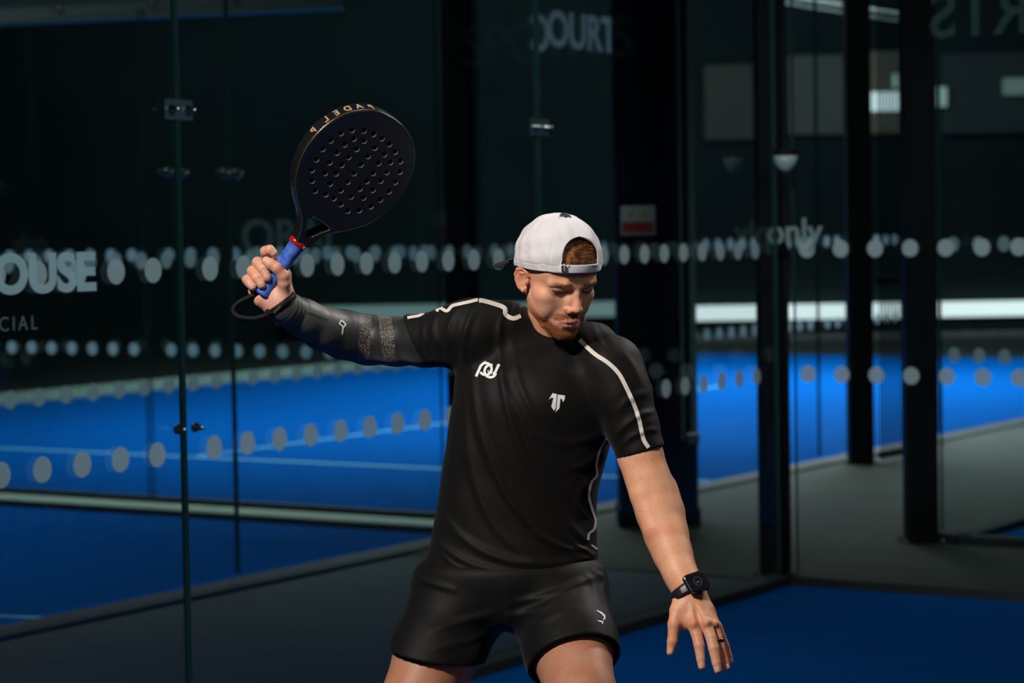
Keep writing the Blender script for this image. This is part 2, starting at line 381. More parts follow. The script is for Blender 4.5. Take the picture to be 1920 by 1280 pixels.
# ------------------------------------------------------------------ far wall fittings
m_emw = mat('light_white', (.8, .8, .8), .5, emit=(.95, .97, 1), estr=1.1)
m_emd = mat('light_dim', (.5, .6, .6), .5, emit=(.45, .6, .6), estr=.30)  # same white band, its dimming by the glass layers put into the colour
m_blind = mat('blind', (.10, .10, .085), .8, emit=None)
def wall_box(name, x0, y0, x1, y1, mt, Y=35.7, th=.05, **k):
    xm = (x0+x1)/2; a = px_on_plane_y(x0, y0, Y); b = px_on_plane_y(x1, y1, Y); a[2] = px_on_plane_y(xm, y0, Y)[2]; b[2] = px_on_plane_y(xm, y1, Y)[2]; c = (a+b)/2; bm = bmesh.new()
    box(bm, c, (R0, [0, 1, 0], Z3), (abs(b[0]-a[0])/2, th/2, abs(a[2]-b[2])/2), .005)
    o = link(name, bm_mesh(name, bm), mt, k.get('parent'), None if k.get('parent') else c); return o
a_ = px_on_plane_y(1612, 580, 35.6)
root = empty('light_band', a_); tag(root, 'long bright white band across the far wall at waist height', 'light band')
wall_box('diffuser', 1180, 568, 2100, 596, m_emw, 35.55, parent=root); wall_box('rail', 1180, 598, 2100, 606, m_black, 35.56, parent=root)
root = empty('light_band', px_on_plane_y(750, 585, 35.6)); tag(root, 'dim greenish band across the far wall left of the player', 'light band')
wall_box('diffuser', 520, 570, 1175, 598, m_emd, 35.55, parent=root); wall_box('rail', 520, 600, 1175, 606, m_black, 35.56, parent=root)
def window(n, x0, y0, x1, y1, col, e):
    mt = mat('blind_%d' % n, col, .8, emit=col, estr=e)
    o = wall_box('window_%d' % n, x0, y0, x1, y1, mt, 35.72, .08); o['kind'] = 'structure'
window(1, 1320, 122, 1412, 262, (.09, .09, .07), .09); window(2, 1478, 104, 1590, 252, (.11, .11, .095), .12)
window(3, 1632, 96, 1697, 250, (.18, .16, .11), .16); window(4, 1765, 100, 1930, 250, (.05, .06, .06), .03)
for (x0, y0, x1, y1, lab) in [(1634, 172, 1693, 208, 'bright white lit sign seen through the ribbed mesh'), (1672, 138, 1694, 165, 'small pale lit sign above the bright one'),
                              (1750, 163, 1776, 200, 'small greenish lit sign right of the thick post'), (1880, 146, 1925, 178, 'dim greenish lit sign at the upper right edge')]:
    c = px_on_plane_y((x0+x1)/2, (y0+y1)/2, 35.62); root = empty('lit_sign', c); tag(root, lab, 'lit sign', 'lit signs on the far wall')
    st = {1634: 1.1, 1672: .45, 1750: .35, 1880: .14}[x0]
    mt = mat('sign_face', (.04, .05, .05), .5, emit=(.85, .95, 1) if st > 1 else (.6, .85, .8), estr=st)
    wall_box('face', x0, y0, x1, y1, mt, 35.60, .04, parent=root); wall_box('housing', x0-2, y0-2, x1+2, y1+2, m_black, 35.72, .19, parent=root)
# ribbed mesh fence between two posts
fa = ground(1650, 870); fb = ground(1705, 860); Zf = (fa-CP)@F
root = empty('mesh_fence', fa); tag(root, 'narrow fence of thin vertical bars between the two right posts', 'fence')
bm = bmesh.new(); n_ = 9; dirf = unit(fb-fa); Lf = np.linalg.norm(fb-fa)
for i in range(n_): box(bm, fa+dirf*(Lf*(i+.5)/n_)+Z3*1.8, (dirf, np.array([-dirf[1], dirf[0], 0]), Z3), (.004, .004, 1.78))
link('vertical_bars', bm_mesh('vertical_bars', bm), m_black, root)
for z in (.06, 1.2, 3.56):
    bm = bmesh.new(); box(bm, fa+dirf*Lf/2+Z3*z, (dirf, np.array([-dirf[1], dirf[0], 0]), Z3), (Lf/2, .015, .02)); link('rail', bm_mesh('rail', bm), m_black, root)
# overhead beams
def beam(p, q, h, label, col=(.25, .28, .26)):
    p = np.asarray(p); q = np.asarray(q); d = unit(q-p); n = unit(np.cross(d, Z3)); z = np.cross(n, d); c = (p+q)/2; mt = mat('beam_paint', col, .5)
    root = empty('overhead_beam', c); tag(root, label, 'beam', 'overhead beams')
    bm = bmesh.new(); L_ = np.linalg.norm(q-p)/2
    for zz in (-h/2, h/2): box(bm, c+z*zz, (d, n, z), (L_, .06, .008))
    link('flange', bm_mesh('flange', bm), mt, root)
    bm = bmesh.new(); box(bm, c, (d, n, z), (L_, .006, h/2)); link('web', bm_mesh('web', bm), mt, root)
    for k in (-.5, 0, .45):
        pp = c+d*L_*k-n*.01; V, Fc = tube_data([pp, pp+(n if n[1] < 0 else -n)*.04], .02, 10); link('beam_bolt', mesh_np('beam_bolt', V, Fc), m_steel, root)
beam(at(-60, 24, 14.9), at(640, -10, 14.6), .16, 'grey steel beam crossing the top left corner')
beam(at(1440, -6, 20), at(1700, 34, 18.5), .05, 'thin grey beam sloping down at the top right')
# dome camera on the corner post
c = at(1473, 292, 10.22); root = empty('dome_lamp', c); tag(root, 'small pale dome fitting on the corner post above head height', 'fitting')
V, Fc = tube_data([c+Z3*.03, c+Z3*.015, c+Z3*.0], [.045, .055, .05], 20); link('mount', mesh_np('mount', V, Fc), m_black, root)
V, Fc = tube_data([c-Z3*.0, c-Z3*.03, c-Z3*.055, c-Z3*.07], [.052, .046, .03, .006], 20); link('dome', mesh_np('dome', V, Fc), mat('dome_white', (.35, .45, .45), .3), root)
# court floodlights of the neighbouring courts (hung above, outside the view)
lamp('court_flood_or_fill', tuple((Bq+u*(tW2+5)-v*4)+Z3*6.2), tuple(Bq+u*(tW2+5)-v*4), 5, 470, (.9, .97, 1), spot=115, sy=3)
lamp('court_flood_or_fill', tuple((Bq+u*(tW2+11.5)-v*4)+Z3*6.2), tuple(Bq+u*(tW2+11)-v*4), 5, 900, (.9, .97, 1), spot=115, sy=3)
lamp('court_flood_or_fill', tuple((Bq+u*(tW2-3.5)-v*4)+Z3*6.2), tuple(Bq+u*(tW2-3.5)-v*4), 3, 110, (.9, .96, 1), spot=110, sy=2)
lamp('court_flood_or_fill', tuple(A_c+v*3.5-u*.5+Z3*6.0), tuple(A_c+v*1.2+u*1.5), 2, 8, (1, .95, .85), spot=120, sy=1)
# ================================================================== implicit-surface modelling
def smin(a, b, k):
    if k <= 0: return np.minimum(a, b)
    h = np.maximum(k-np.abs(a-b), 0)/k; return np.minimum(a, b)-h*h*k*.25
def smax(a, b, k): return -smin(-a, -b, k)
class Prim:
    def __init__(s_, f, c, r, k=.004, op='+'): s_.f = f; s_.c = np.asarray(c, float); s_.r = r; s_.k = k; s_.op = op
def ell(c, rad, ax=None, k=.004, op='+'):
    c = np.asarray(c, float); rad = np.asarray(rad, float); A = np.eye(3) if ax is None else np.array(ax, float).T
    def f(P):
        q = (P-c)@A; a = q/rad; b = a/rad
        k0 = np.sqrt((a*a).sum(-1)); k1 = np.sqrt((b*b).sum(-1))+1e-9
        return k0*(k0-1)/k1
    return Prim(f, c, rad.max(), k, op)
def chain(pts, rads, k=.004, op='+', kk=0., plane=None):
    P_ = [np.asarray(p, float) for p in pts]; mid = np.mean(P_, 0)
    br = max(np.linalg.norm(p-mid)+r for p, r in zip(P_, rads))
    def f(P):
        d = None
        for a, b, ra, rb in zip(P_[:-1], P_[1:], rads[:-1], rads[1:]):
            ab = b-a; t = np.clip(((P-a)@ab)/(ab@ab+1e-12), 0, 1)
            q = P-a-t[:, None]*ab; dd = np.sqrt((q*q).sum(-1))-(ra+(rb-ra)*t)
            d = dd if d is None else smin(d, dd, kk)
        if plane is not None:
            for (o, n) in plane: d = smax(d, (P-o)@n, .003)
        return d
    return Prim(f, mid, br, k, op)
def loft(O, X, Y, Z, st, k=.01, op='+', cap=.01, n=2.0):
    """stations rows: t, ox, oy, a, b"""
    S = spline(st, 60); S[:, 0] = np.maximum.accumulate(S[:, 0]); O = np.asarray(O, float)
    t0, t1 = S[0, 0], S[-1, 0]; mid = O+Z*((t0+t1)/2)+X*S[:, 1].mean()+Y*S[:, 2].mean()
    br = math.hypot((t1-t0)/2, max(S[:, 3].max(), S[:, 4].max())+np.ptp(S[:, 1]))
    def f(P):
        q = P-O; t = q@Z; x = q@X; y = q@Y; tt = np.clip(t, t0, t1)
        cx, cy, a, b = (np.interp(tt, S[:, 0], S[:, i]) for i in (1, 2, 3, 4))
        x = (x-cx)/a; y = (y-cy)/b; k0 = (np.abs(x)**n+np.abs(y)**n)**(1/n); k1 = np.sqrt((x/a)**2+(y/b)**2)+1e-9
        k0e = np.sqrt(x*x+y*y)+1e-9
        return smax((k0-1)*k0e/k1, np.maximum(t0-t, t-t1), cap)
    return Prim(f, mid, br, k, op)
def field(prims, P):
    d = np.full(len(P), 1.0)
    for p in prims:
        e = p.f(P)
        if p.op == '+': d = smin(d, e, p.k)
        elif p.op == '-': d = smax(d, -e, p.k)
        else: d = smax(d, e, p.k)
    return d
def surfnet(prims, h, lo=None, hi=None):
    if lo is None:
        lo = np.min([p.c-p.r for p in prims if p.op == '+'], 0)-4*h; hi = np.max([p.c+p.r for p in prims if p.op == '+'], 0)+4*h
    B = 8; G = 4; bs = B*h; ng = np.ceil((hi-lo)/(bs*G)).astype(int)
    off = np.stack(np.meshgrid(*[np.arange(G)]*3, indexing='ij'), -1).reshape(-1, 3)
    cn = np.stack(np.meshgrid(*[np.arange(B+1)]*3, indexing='ij'), -1).reshape(-1, 3)
    vals = []; bidx = []
    rs = bs*G*.867
    for i in range(ng[0]):
        for j in range(ng[1]):
            for k in range(ng[2]):
                g = np.array([i, j, k])*G; cs = lo+(g+G/2)*bs
                act = [p for p in prims if np.linalg.norm(cs-p.c)-p.r-rs < .04 or p.op == '*']
                if not any(p.op == '+' for p in act): continue
                bl = g+off; cen = lo+(bl+.5)*bs; d = field(act, cen)
                bl = bl[np.abs(d) < bs*1.25]
                if not len(bl): continue
                pts = lo+(bl[:, None, :]*B+cn[None])*h
                vals.append(field(act, pts.reshape(-1, 3)).reshape(len(bl), B+1, B+1, B+1).astype(np.float32)); bidx.append(bl)
    vals = np.concatenate(vals); bidx = np.concatenate(bidx)
    c8 = [(a, b, c) for a in (0, 1) for b in (0, 1) for c in (0, 1)]
    cor = np.stack([vals[:, a:a+B, b:b+B, c:c+B] for a, b, c in c8], -1)
    neg = (cor < 0).sum(-1); act = np.argwhere((neg > 0) & (neg < 8))
    cv = cor[act[:, 0], act[:, 1], act[:, 2], act[:, 3]]; ijk = bidx[act[:, 0]]*B+act[:, 1:]
    acc = np.zeros((len(cv), 3)); cnt = np.zeros(len(cv)); c8 = np.array(c8)
    for a in range(8):
        for b in range(a+1, 8):
            if np.abs(c8[a]-c8[b]).sum() != 1: continue
            m_ = (cv[:, a] < 0) != (cv[:, b] < 0); t = cv[m_, a]/(cv[m_, a]-cv[m_, b])
            acc[m_] += c8[a]+(c8[b]-c8[a])*t[:, None]; cnt[m_] += 1
    V = lo+(ijk+acc/cnt[:, None])*h
    big = 1 << 20; key = (ijk[:, 0].astype(np.int64)*big+ijk[:, 1])*big+ijk[:, 2]; o = np.argsort(key); ks = key[o]
    key_, uidx = np.unique(ks, return_index=True); o = o[uidx]; V = V[o]; cv = cv[o]; ijk = ijk[o]; ks = key_
    def find(q):
        kk = (q[:, 0].astype(np.int64)*big+q[:, 1])*big+q[:, 2]; i_ = np.clip(np.searchsorted(ks, kk), 0, len(ks)-1); return np.where(ks[i_] == kk, i_, -1)
    Q = []
    for ax, ci in ((0, 4), (1, 2), (2, 1)):
        m_ = (cv[:, 0] < 0) != (cv[:, ci] < 0); idx = np.nonzero(m_)[0]; b = ijk[idx]; e1 = np.zeros(3, int); e2 = np.zeros(3, int)
        e1[(ax+1) % 3] = 1; e2[(ax+2) % 3] = 1
        q = np.stack([idx, find(b-e1), find(b-e1-e2), find(b-e2)], 1); fl = cv[idx, 0] < 0; ok = (q >= 0).all(1)
        q[~fl] = q[~fl][:, ::-1]; Q.append(q[ok])
    return V, np.concatenate(Q)
def relax(V, Q, it=1, lam=.5):
    e = np.concatenate([Q[:, [0, 1]], Q[:, [1, 2]], Q[:, [2, 3]], Q[:, [3, 0]]]); n = len(V)
    for _ in range(it):
        deg = np.bincount(e[:, 0], minlength=n)+np.bincount(e[:, 1], minlength=n)
        S = np.stack([np.bincount(e[:, 0], V[e[:, 1], i], n)+np.bincount(e[:, 1], V[e[:, 0], i], n) for i in range(3)], 1)
        V = V+lam*(S/np.maximum(deg, 1)[:, None]-V)
    return V
def vnormals(V, Q):
    nn = np.cross(V[Q[:, 2]]-V[Q[:, 0]], V[Q[:, 3]]-V[Q[:, 1]]); N = np.stack([sum(np.bincount(Q[:, k], nn[:, i], len(V)) for k in range(4)) for i in range(3)], 1)
    return N/(np.linalg.norm(N, axis=1)[:, None]+1e-12)
def pxr(r, d=0): return r*s*(1+d/4.87)
def C(pts, k=.004, op='+', grow=0, kk=.004, plane=None):
    """chain through photo-measured points (px, py, d, radius in px)"""
    return chain([M(p[0], p[1], p[2]) for p in pts], [pxr(p[3], p[2])+grow for p in pts], k, op, kk, plane)
def E(px, py, d, rx, rd, ry, k=.004, op='+', rot=0):
    a = math.radians(rot); X = R*math.cos(a)+U*math.sin(a); Y = -R*math.sin(a)+U*math.cos(a)
    return ell(M(px, py, d), (rx*s, rd*s, ry*s), (X, F, Y), k, op)
def attr_color(me, name, Cc):
    a = me.attributes.new(name, 'FLOAT_COLOR', 'POINT'); Cc = np.concatenate([Cc, np.ones((len(Cc), 1))], 1).astype(np.float32); a.data.foreach_set('color', Cc.ravel())
def bvh(V, Q): return BVHTree.FromPolygons([tuple(x) for x in V], [tuple(int(i) for i in q) for q in Q])
def gauss(x, w): return np.exp(-(x/w)**2)
# ------------------------------------------------------------------ skin material
def skin_material():
    mt = bpy.data.materials.new('skin'); mt.use_nodes = True; nt = mt.node_tree; b = nt.nodes['Principled BSDF']
    at_ = nt.nodes.new('ShaderNodeAttribute'); at_.attribute_name = 'Col'
    tc = nt.nodes.new('ShaderNodeTexCoord')
    n1 = nt.nodes.new('ShaderNodeTexNoise'); n1.inputs['Scale'].default_value = 260; n1.inputs['Detail'].default_value = 2
    r1 = nt.nodes.new('ShaderNodeMapRange'); r1.inputs[1].default_value = .60; r1.inputs[2].default_value = .72
    n2 = nt.nodes.new('ShaderNodeTexNoise'); n2.inputs['Scale'].default_value = 22; n2.inputs['Detail'].default_value = 4
    r2 = nt.nodes.new('ShaderNodeMapRange'); r2.inputs[1].default_value = .35; r2.inputs[2].default_value = .7; r2.inputs[3].default_value = 0; r2.inputs[4].default_value = .85
    for n in (n1, n2): nt.links.new(tc.outputs['Object'], n.inputs['Vector'])
    nt.links.new(n1.outputs['Fac'], r1.inputs[0]); nt.links.new(n2.outputs['Fac'], r2.inputs[0])
    mu = nt.nodes.new('ShaderNodeMath'); mu.operation = 'MULTIPLY'; nt.links.new(r1.outputs[0], mu.inputs[0]); mu.inputs[1].default_value = .55
    x1 = nt.nodes.new('ShaderNodeMix'); x1.data_type = 'RGBA'; x1.blend_type = 'MULTIPLY'; x1.inputs[7].default_value = (.95, .72, .62, 1)
    nt.links.new(r2.outputs[0], x1.inputs[0]); nt.links.new(at_.outputs['Color'], x1.inputs[6])
    x2 = nt.nodes.new('ShaderNodeMix'); x2.data_type = 'RGBA'; x2.blend_type = 'MULTIPLY'; x2.inputs[7].default_value = (.75, .42, .25, 1)
    nt.links.new(mu.outputs[0], x2.inputs[0]); nt.links.new(x1.outputs[2], x2.inputs[6]); nt.links.new(x2.outputs[2], b.inputs['Base Color'])
    b.inputs['Roughness'].default_value = .48; b.inputs['Specular IOR Level'].default_value = .42
    b.inputs['Subsurface Weight'].default_value = .12; b.inputs['Subsurface Radius'].default_value = (1, .35, .2); b.inputs['Subsurface Scale'].default_value = .006
    n3 = nt.nodes.new('ShaderNodeTexNoise'); n3.inputs['Scale'].default_value = 420; n3.inputs['Detail'].default_value = 3; nt.links.new(tc.outputs['Object'], n3.inputs['Vector'])
    bp = nt.nodes.new('ShaderNodeBump'); bp.inputs['Strength'].default_value = .4; bp.inputs['Distance'].default_value = .001
    nt.links.new(n3.outputs['Fac'], bp.inputs['Height']); nt.links.new(bp.outputs[0], b.inputs['Normal'])
    return mt
m_skin = skin_material()
m_hair = mat('ginger_hair', (.13, .038, .010), .4, spec=.5, noise=(90, (.42, .17, .05), .42, .62))
m_beard = mat('ginger_beard', (.48, .15, .035), .5, spec=.3, noise=(300, (.26, .07, .02), .4, .6))
m_lash = mat('eyelash', (.012, .006, .004), .6)
m_nail = mat('nail', (.72, .46, .38), .28, coat=.3)
m_shirt = mat('black_jersey', (.0034, .0033, .0033), .62, spec=.17, sheen=.06, bump=(1400, .12, .0004))
m_shorts = mat('black_shorts', (.0030, .0030, .0034), .6, spec=.16, sheen=.05, bump=(1200, .12, .0004))
m_tape = mat('reflective_tape', (.72, .66, .60), .55)
m_white = mat('white_print', (.8, .8, .8), .5)
m_cap = mat('white_cotton', (.72, .685, .71), .8, spec=.2, sheen=.3, bump=(900, .1, .0005))
m_capdark = mat('cap_dark', (.02, .022, .025), .6)
# ------------------------------------------------------------------ head frame (millimetres; x to his left, y forward, z up)
yaw, pitch, roll = math.radians(32), math.radians(23), math.radians(3)
f_ = R*math.sin(yaw)*math.cos(pitch)-F*math.cos(yaw)*math.cos(pitch)-U*math.sin(pitch)
l_ = R*math.cos(yaw)+F*math.sin(yaw)
u_ = U*math.cos(pitch)+(R*math.sin(yaw)-F*math.cos(yaw))*math.sin(pitch)
l2 = l_*math.cos(roll)+u_*math.sin(roll); u2 = u_*math.cos(roll)-l_*math.sin(roll)
HX, HY, HZ = l2, f_, u2
HO = M(1088, 581, -.12)-(HY*.118-HZ*.012)
def H(x, y, z): return HO+(HX*x+HY*y+HZ*z)*.001
def Hinv(P): q = (np.asarray(P)-HO)*1000; return np.stack([q@HX, q@HY, q@HZ], -1)
def he(x, y, z, a, b, c, k=4, op='+', rx=0, rz=0):
    """head ellipsoid; rz turns about z, rx about x (degrees)"""
    ca, sa = math.cos(math.radians(rz)), math.sin(math.radians(rz)); X = HX*ca+HY*sa; Y = -HX*sa+HY*ca; Zz = HZ
    cb, sb = math.cos(math.radians(rx)), math.sin(math.radians(rx)); Y, Zz = Y*cb+Zz*sb, -Y*sb+Zz*cb
    return ell(H(x, y, z), np.array([a, b, c])*.001, (X, Y, Zz), k*.001, op)
def hc(pts, k=4, op='+', kk=2): return chain([H(*p[:3]) for p in pts], [p[3]*.001 for p in pts], k*.001, op, kk*.001)
def face_prims():
    L = []
    L += [he(0, -4, 46, 70, 87, 80), he(0, 46, 48, 63, 46, 50, 25), he(0, 36, -12, 55, 53, 53, 22)]
    for q in (-1, 1):
        L += [hc([(q*45, 10, -24, 11), (q*42, 20, -44, 11), (q*31, 52, -65, 11), (q*11, 77, -77, 12)], 18, kk=8)]
        L += [he(q*48, 54, -4, 17, 21, 15, 18), he(q*40, 46, -26, 17, 28, 24, 18), he(q*9.5, 90, -6, 8, 9, 17, 9)]
        L += [he(q*38, 46, -32, 15, 24, 22, 16)]
    L += [he(0, 80, -74, 18, 14, 13, 13), he(0, 74, -48, 29, 22, 24, 16), he(0, 64, -62, 32, 20, 18, 14)]
    for q in (-1, 1):
        L += [hc([(q*9, 88.5, 27, 7), (q*26, 88, 30.5, 8), (q*47, 74, 29, 8)], 10, kk=6)]
        L += [he(q*83, 52, 40, 12, 28, 28, 14, '-')]
        L += [he(q*32, 99, 13, 17, 16, 13, 9, '-', rz=q*-16)]
    # nose
    L += [hc([(0, 87, 26, 6.2), (0, 95.5, 11, 6.8), (0, 104, -7, 8)], 8, kk=4), he(0, 107.5, -15.5, 9.8, 9.5, 8.5, 5)]
    for q in (-1, 1): L += [he(q*13, 97, -20.5, 6.5, 10, 7, 4, rz=q*15)]
    for q in (-1, 1): L += [he(q*6.5, 101.5, -28, 3.6, 6, 4, 2.5, '-')]
    # closed, downcast eyelids
    for q in (-1, 1):
        L += [he(q*31.5, 70, 16, 19, 15, 14, 4, rz=q*-16)]                    # eyeball under the closed lids
        L += [he(q*31.5, 73, 19, 19, 14.5, 8.8, 2, rz=q*-16)]                 # upper lid, its edge standing proud
    # mouth
    L += [hc([(-23, 84, -51, 2.6), (-11, 93.5, -46.5, 4.2), (-3.5, 96.5, -45.2, 4.2), (0, 96.3, -46, 4), (3.5, 96.5, -45.2, 4.2), (11, 93.5, -46.5, 4.2), (23, 84, -51, 2.6)], 3, kk=3)]
    L += [hc([(-20, 84.5, -53, 2.8), (-9, 92.5, -56, 5.0), (0, 94, -57, 5.6), (9, 92.5, -56, 5.0), (20, 84.5, -53, 2.8)], 3, kk=3)]
    L += [hc([(-25, 88, -51.2, 1.0), (-12, 99, -50.6, 1.1), (0, 101.5, -51.4, 1.1), (12, 99, -50.6, 1.1), (25, 88, -51.2, 1.0)], 2.2, '-')]
    L += [hc([(-12, 98, -65, 3), (0, 101, -65.5, 4), (12, 98, -65, 3)], 9, '-')]
    for q in (-1, 1): L += [hc([(q*19, 99, -22, 1.5), (q*27, 92, -36, 1.8), (q*30, 86, -48, 1.5)], 6, '-')]
    # ears
    for q in (-1, 1):
        L += [he(q*72, 3, 11, 3.6, 15, 24, 6, rz=q*28)]
        L += [hc([(q*68, 18, 21.56, 2.6), (q*71, 15, 28.6, 3), (q*76, 4, 33, 3.2), (q*80, -7, 27.72, 3.2), (q*81, -10, 16.28, 3), (q*78, -7, 4.84, 3), (q*73, 2, -6.6, 4), (q*69, 10, -11, 4.4), (q*67, 14, -4.84, 3)], 3, kk=2)]
        L += [hc([(q*73, 8, 23.32, 1.8), (q*77, -1, 23.32, 2), (q*77, -4, 12.76, 2.2), (q*73, 2, 1.32, 2.2)], 3)]
        L += [he(q*75, 8, 11, 4, 7, 10, 3, '-', rz=q*28)]
        L += [he(q*68, 16, 8.36, 3.0, 3.2, 5, 4)]
    return L
neck = [C([(1034, 548, .00, 43), (1036, 590, .035, 45), (1034, 625, .06, 48), (1034, 660, .075, 58)], .012, kk=.01),
        C([(1000, 548, -.01, 13), (1008, 590, .01, 10), (1030, 638, .018, 8)], .014, kk=.006),
        C([(1072, 600, .02, 12), (1060, 640, .02, 9)], .012, kk=.006),
        E(1040, 676, .065, 105, 52, 36, .03)]
cut = (M(1040, 690, 0), -U)
head_prims = face_prims()+neck+[Prim(lambda P: (P-cut[0])@(-U), HO, .3, .004, '*')]
Vh, Qh = surfnet(head_prims, .00125); Vh = relax(Vh, Qh, 1, .4)
# ---- arms and hands
def fing(pts, k=.0035): return C(pts, k, kk=.0015)
Larm = [C([(1150, 690, -.03, 46), (1178, 775, -.045, 42), (1201, 855, -.06, 39.5), (1216, 900, -.07, 38.5), (1228, 935, -.078, 38.5), (1236, 965, -.09, 38), (1249, 1005, -.11, 36.5),
           (1262, 1040, -.13, 33), (1276, 1076, -.155, 28.5), (1290, 1102, -.17, 26), (1297, 1124, -.18, 26)], .01, kk=.02),
        C([(1252, 915, -.06, 15), (1262, 960, -.08, 17), (1270, 1000, -.10, 14)], .022, kk=.01),
        C([(1190, 880, -.08, 14), (1200, 930, -.10, 13), (1222, 990, -.125, 12)], .02, kk=.01)]
# back of the hand
Larm += [C([(1287, 1112, -.172, 18), (1283, 1140, -.19, 18), (1301, 1172, -.213, 12.5)], .012, kk=.008),
         C([(1297, 1112, -.172, 20), (1307, 1140, -.19, 18), (1325, 1170, -.215, 12)], .012, kk=.008),
         C([(1305, 1115, -.168, 18), (1322, 1142, -.185, 15), (1339, 1172, -.203, 11)], .012, kk=.008),
         C([(1310, 1122, -.16, 13), (1328, 1148, -.172, 12), (1345, 1176, -.185, 9.5)], .012, kk=.008),
         C([(1280, 1118, -.175, 15), (1270, 1145, -.195, 14), (1264, 1170, -.208, 11.5), (1261, 1202, -.215, 9.6), (1257, 1222, -.218, 7.6)], .010, kk=.005),
         E(1284, 1165, -.198, 13, 9, 17, .012)]
Lf = {'index': [(1301, 1172, -.213, 12), (1307, 1192, -.222, 10.6), (1311, 1210, -.230, 10.4), (1314, 1234, -.236, 8.6), (1316, 1249, -.239, 7.2)],
      'middle': [(1325, 1170, -.215, 11.5), (1333, 1194, -.226, 10.4), (1338, 1215, -.234, 10.2), (1343, 1241, -.240, 8.6), (1346, 1256, -.243, 7.4)],
      'ring': [(1339, 1172, -.203, 10.5), (1346, 1194, -.208, 9.0), (1351, 1215, -.212, 8.8), (1358, 1238, -.216, 7.8), (1362.5, 1251, -.219, 6.8)],
      'pinky': [(1345, 1174, -.187, 9), (1353, 1192, -.190, 7.8), (1360, 1210, -.193, 7.5), (1366, 1228, -.195, 6.6), (1369.5, 1240, -.197, 5.6)]}
for p in Lf.values(): Larm += [fing(p)]
Larm += [C([(1301, 1170, -.222, 7)]*2, .006), C([(1325, 1168, -.224, 7)]*2, .006), C([(1340, 1170, -.211, 6)]*2, .006)]
for a, b in ((( 1296, 1135, -.206), (1301, 1166, -.224)), ((1309, 1132, -.205), (1325, 1166, -.227)), ((1320, 1136, -.198), (1339, 1168, -.213))):   # tendons
    Larm += [C([(*a, 2.6), (*b, 3.0)], .007)]
VL, QL = surfnet(Larm, .00125); VL = relax(VL, QL, 1, .4)
RA = [(885, 622, .03, 50), (840, 632, .06, 46), (800, 640, .09, 43), (743, 640, .13, 41), (690, 637, .16, 42), (645, 627, .13, 41), (606, 616, .09, 36), (570, 597, .05, 31), (531, 574, .005, 26.5)]
Rarm = [C(RA+[(521, 560, .0, 25)], .01, kk=.02)]
Rarm += [C([(527, 570, .0, 23), (518, 552, .006, 22), (506, 536, .016, 20), (492, 520, .022, 17)], .010, kk=.01),     # palm
         C([(535, 566, .005, 15), (536, 545, .010, 13), (534, 515, .016, 11.5), (518, 492, .022, 11)], .010, kk=.006),   # index metacarpal side
         C([(512, 574, .002, 19), (492, 560, -.002, 16), (478, 545, .010, 13)], .010, kk=.006),                          # heel of the hand
         E(522, 545, -.006, 17, 14, 21, .010, rot=-12),
         C([(533, 556, -.008, 12.5), (533, 530, -.026, 11.6), (531, 517, -.032, 11.6), (519, 502, -.040, 10.6), (508, 495, -.040, 9.8), (499, 489, -.036, 8.4)], .007, kk=.004)]
Rf = [[(508, 498, .028, 11), (500, 480, .016, 10.5), (498, 471, .002, 10.0), (506, 468, -.008, 9.0), (513, 474, -.008, 7.6)],
      [(492, 512, .030, 11), (483, 498, .014, 10.6), (483, 492, -.006, 10.6), (493, 504, -.030, 10.0), (501, 520, -.034, 8.6)],
      [(484, 522, .030, 10.5), (474, 512, .014, 10), (473, 508, -.004, 10), (482, 521, -.028, 9.5), (490.5, 534, -.032, 8.2)],
      [(478, 534, .028, 9.5), (464, 527, .014, 9), (463, 524, -.002, 9), (468, 531, -.020, 8.6), (474, 538, -.026, 7.6)]]
for p in Rf: Rarm += [C(p, .0025, kk=.0025)]
VR, QR = surfnet(Rarm, .00125); VR = relax(VR, QR, 1, .4)
# ---- trunk and legs (mostly under the clothes or below the frame)
DN = -U
def body_st(rows, shrink=0):
    return [((py-640)*s, ((xl+xr)/2-960)*s, dc, (xr-xl)/2*s-shrink, dh-shrink) for py, xl, xr, dc, dh in rows]
torso_rows = [(608, 900, 1140, .07, .06), (640, 868, 1166, .06, .078), (672, 858, 1167, .05, .098), (705, 853, 1166, .04, .118), (760, 846, 1160, .03, .128), (830, 836, 1148, .03, .122), (900, 826, 1128, .03, .115),
              (960, 816, 1120, .03, .112), (1010, 808, 1121, .03, .115), (1045, 798, 1124, .03, .12), (1075, 786, 1122, .03, .126), (1092, 784, 1124, .03, .128)]
kneeR, ankR = M(718, 1440, -.16), M(640, 1790, .02); kneeL, ankL = M(1112, 1400, -.30), M(1128, 1800, -.16)
for a in (ankR, ankL): a[2] = .10
hipR, hipL = M(868, 1120, .03), M(1048, 1115, .02)
def lerp(a, b, t): return a+(b-a)*t
legs = []
for hip, kn, an in ((hipR, kneeR, ankR), (hipL, kneeL, ankL)):
    legs += [chain([hip, lerp(hip, kn, .35), lerp(hip, kn, .7), kn], [.085, .080, .066, .052], .03, kk=.02),
             chain([kn, lerp(kn, an, .3), lerp(kn, an, .75), an], [.050, .051, .038, .034], .02, kk=.02),
             ell(lerp(kn, an, .3)+F*.015, (.05, .05, .11), (R0, [0, 1, 0], Z3), .03), ell(kn-F*.014, (.040, .035, .05), (R0, [0, 1, 0], Z3), .02),
             chain([an, an-np.array([0, .10, .045])], [.036, .03], .01)]
trunk = [loft(M(960, 640), R, F, DN, body_st(torso_rows[1:], .014), .02, cap=.03),
         C([(1060, 650, .04, 36), (1140, 690, -.01, 46)], .02), C([(1000, 625, .05, 34), (885, 628, .03, 50)], .02)]
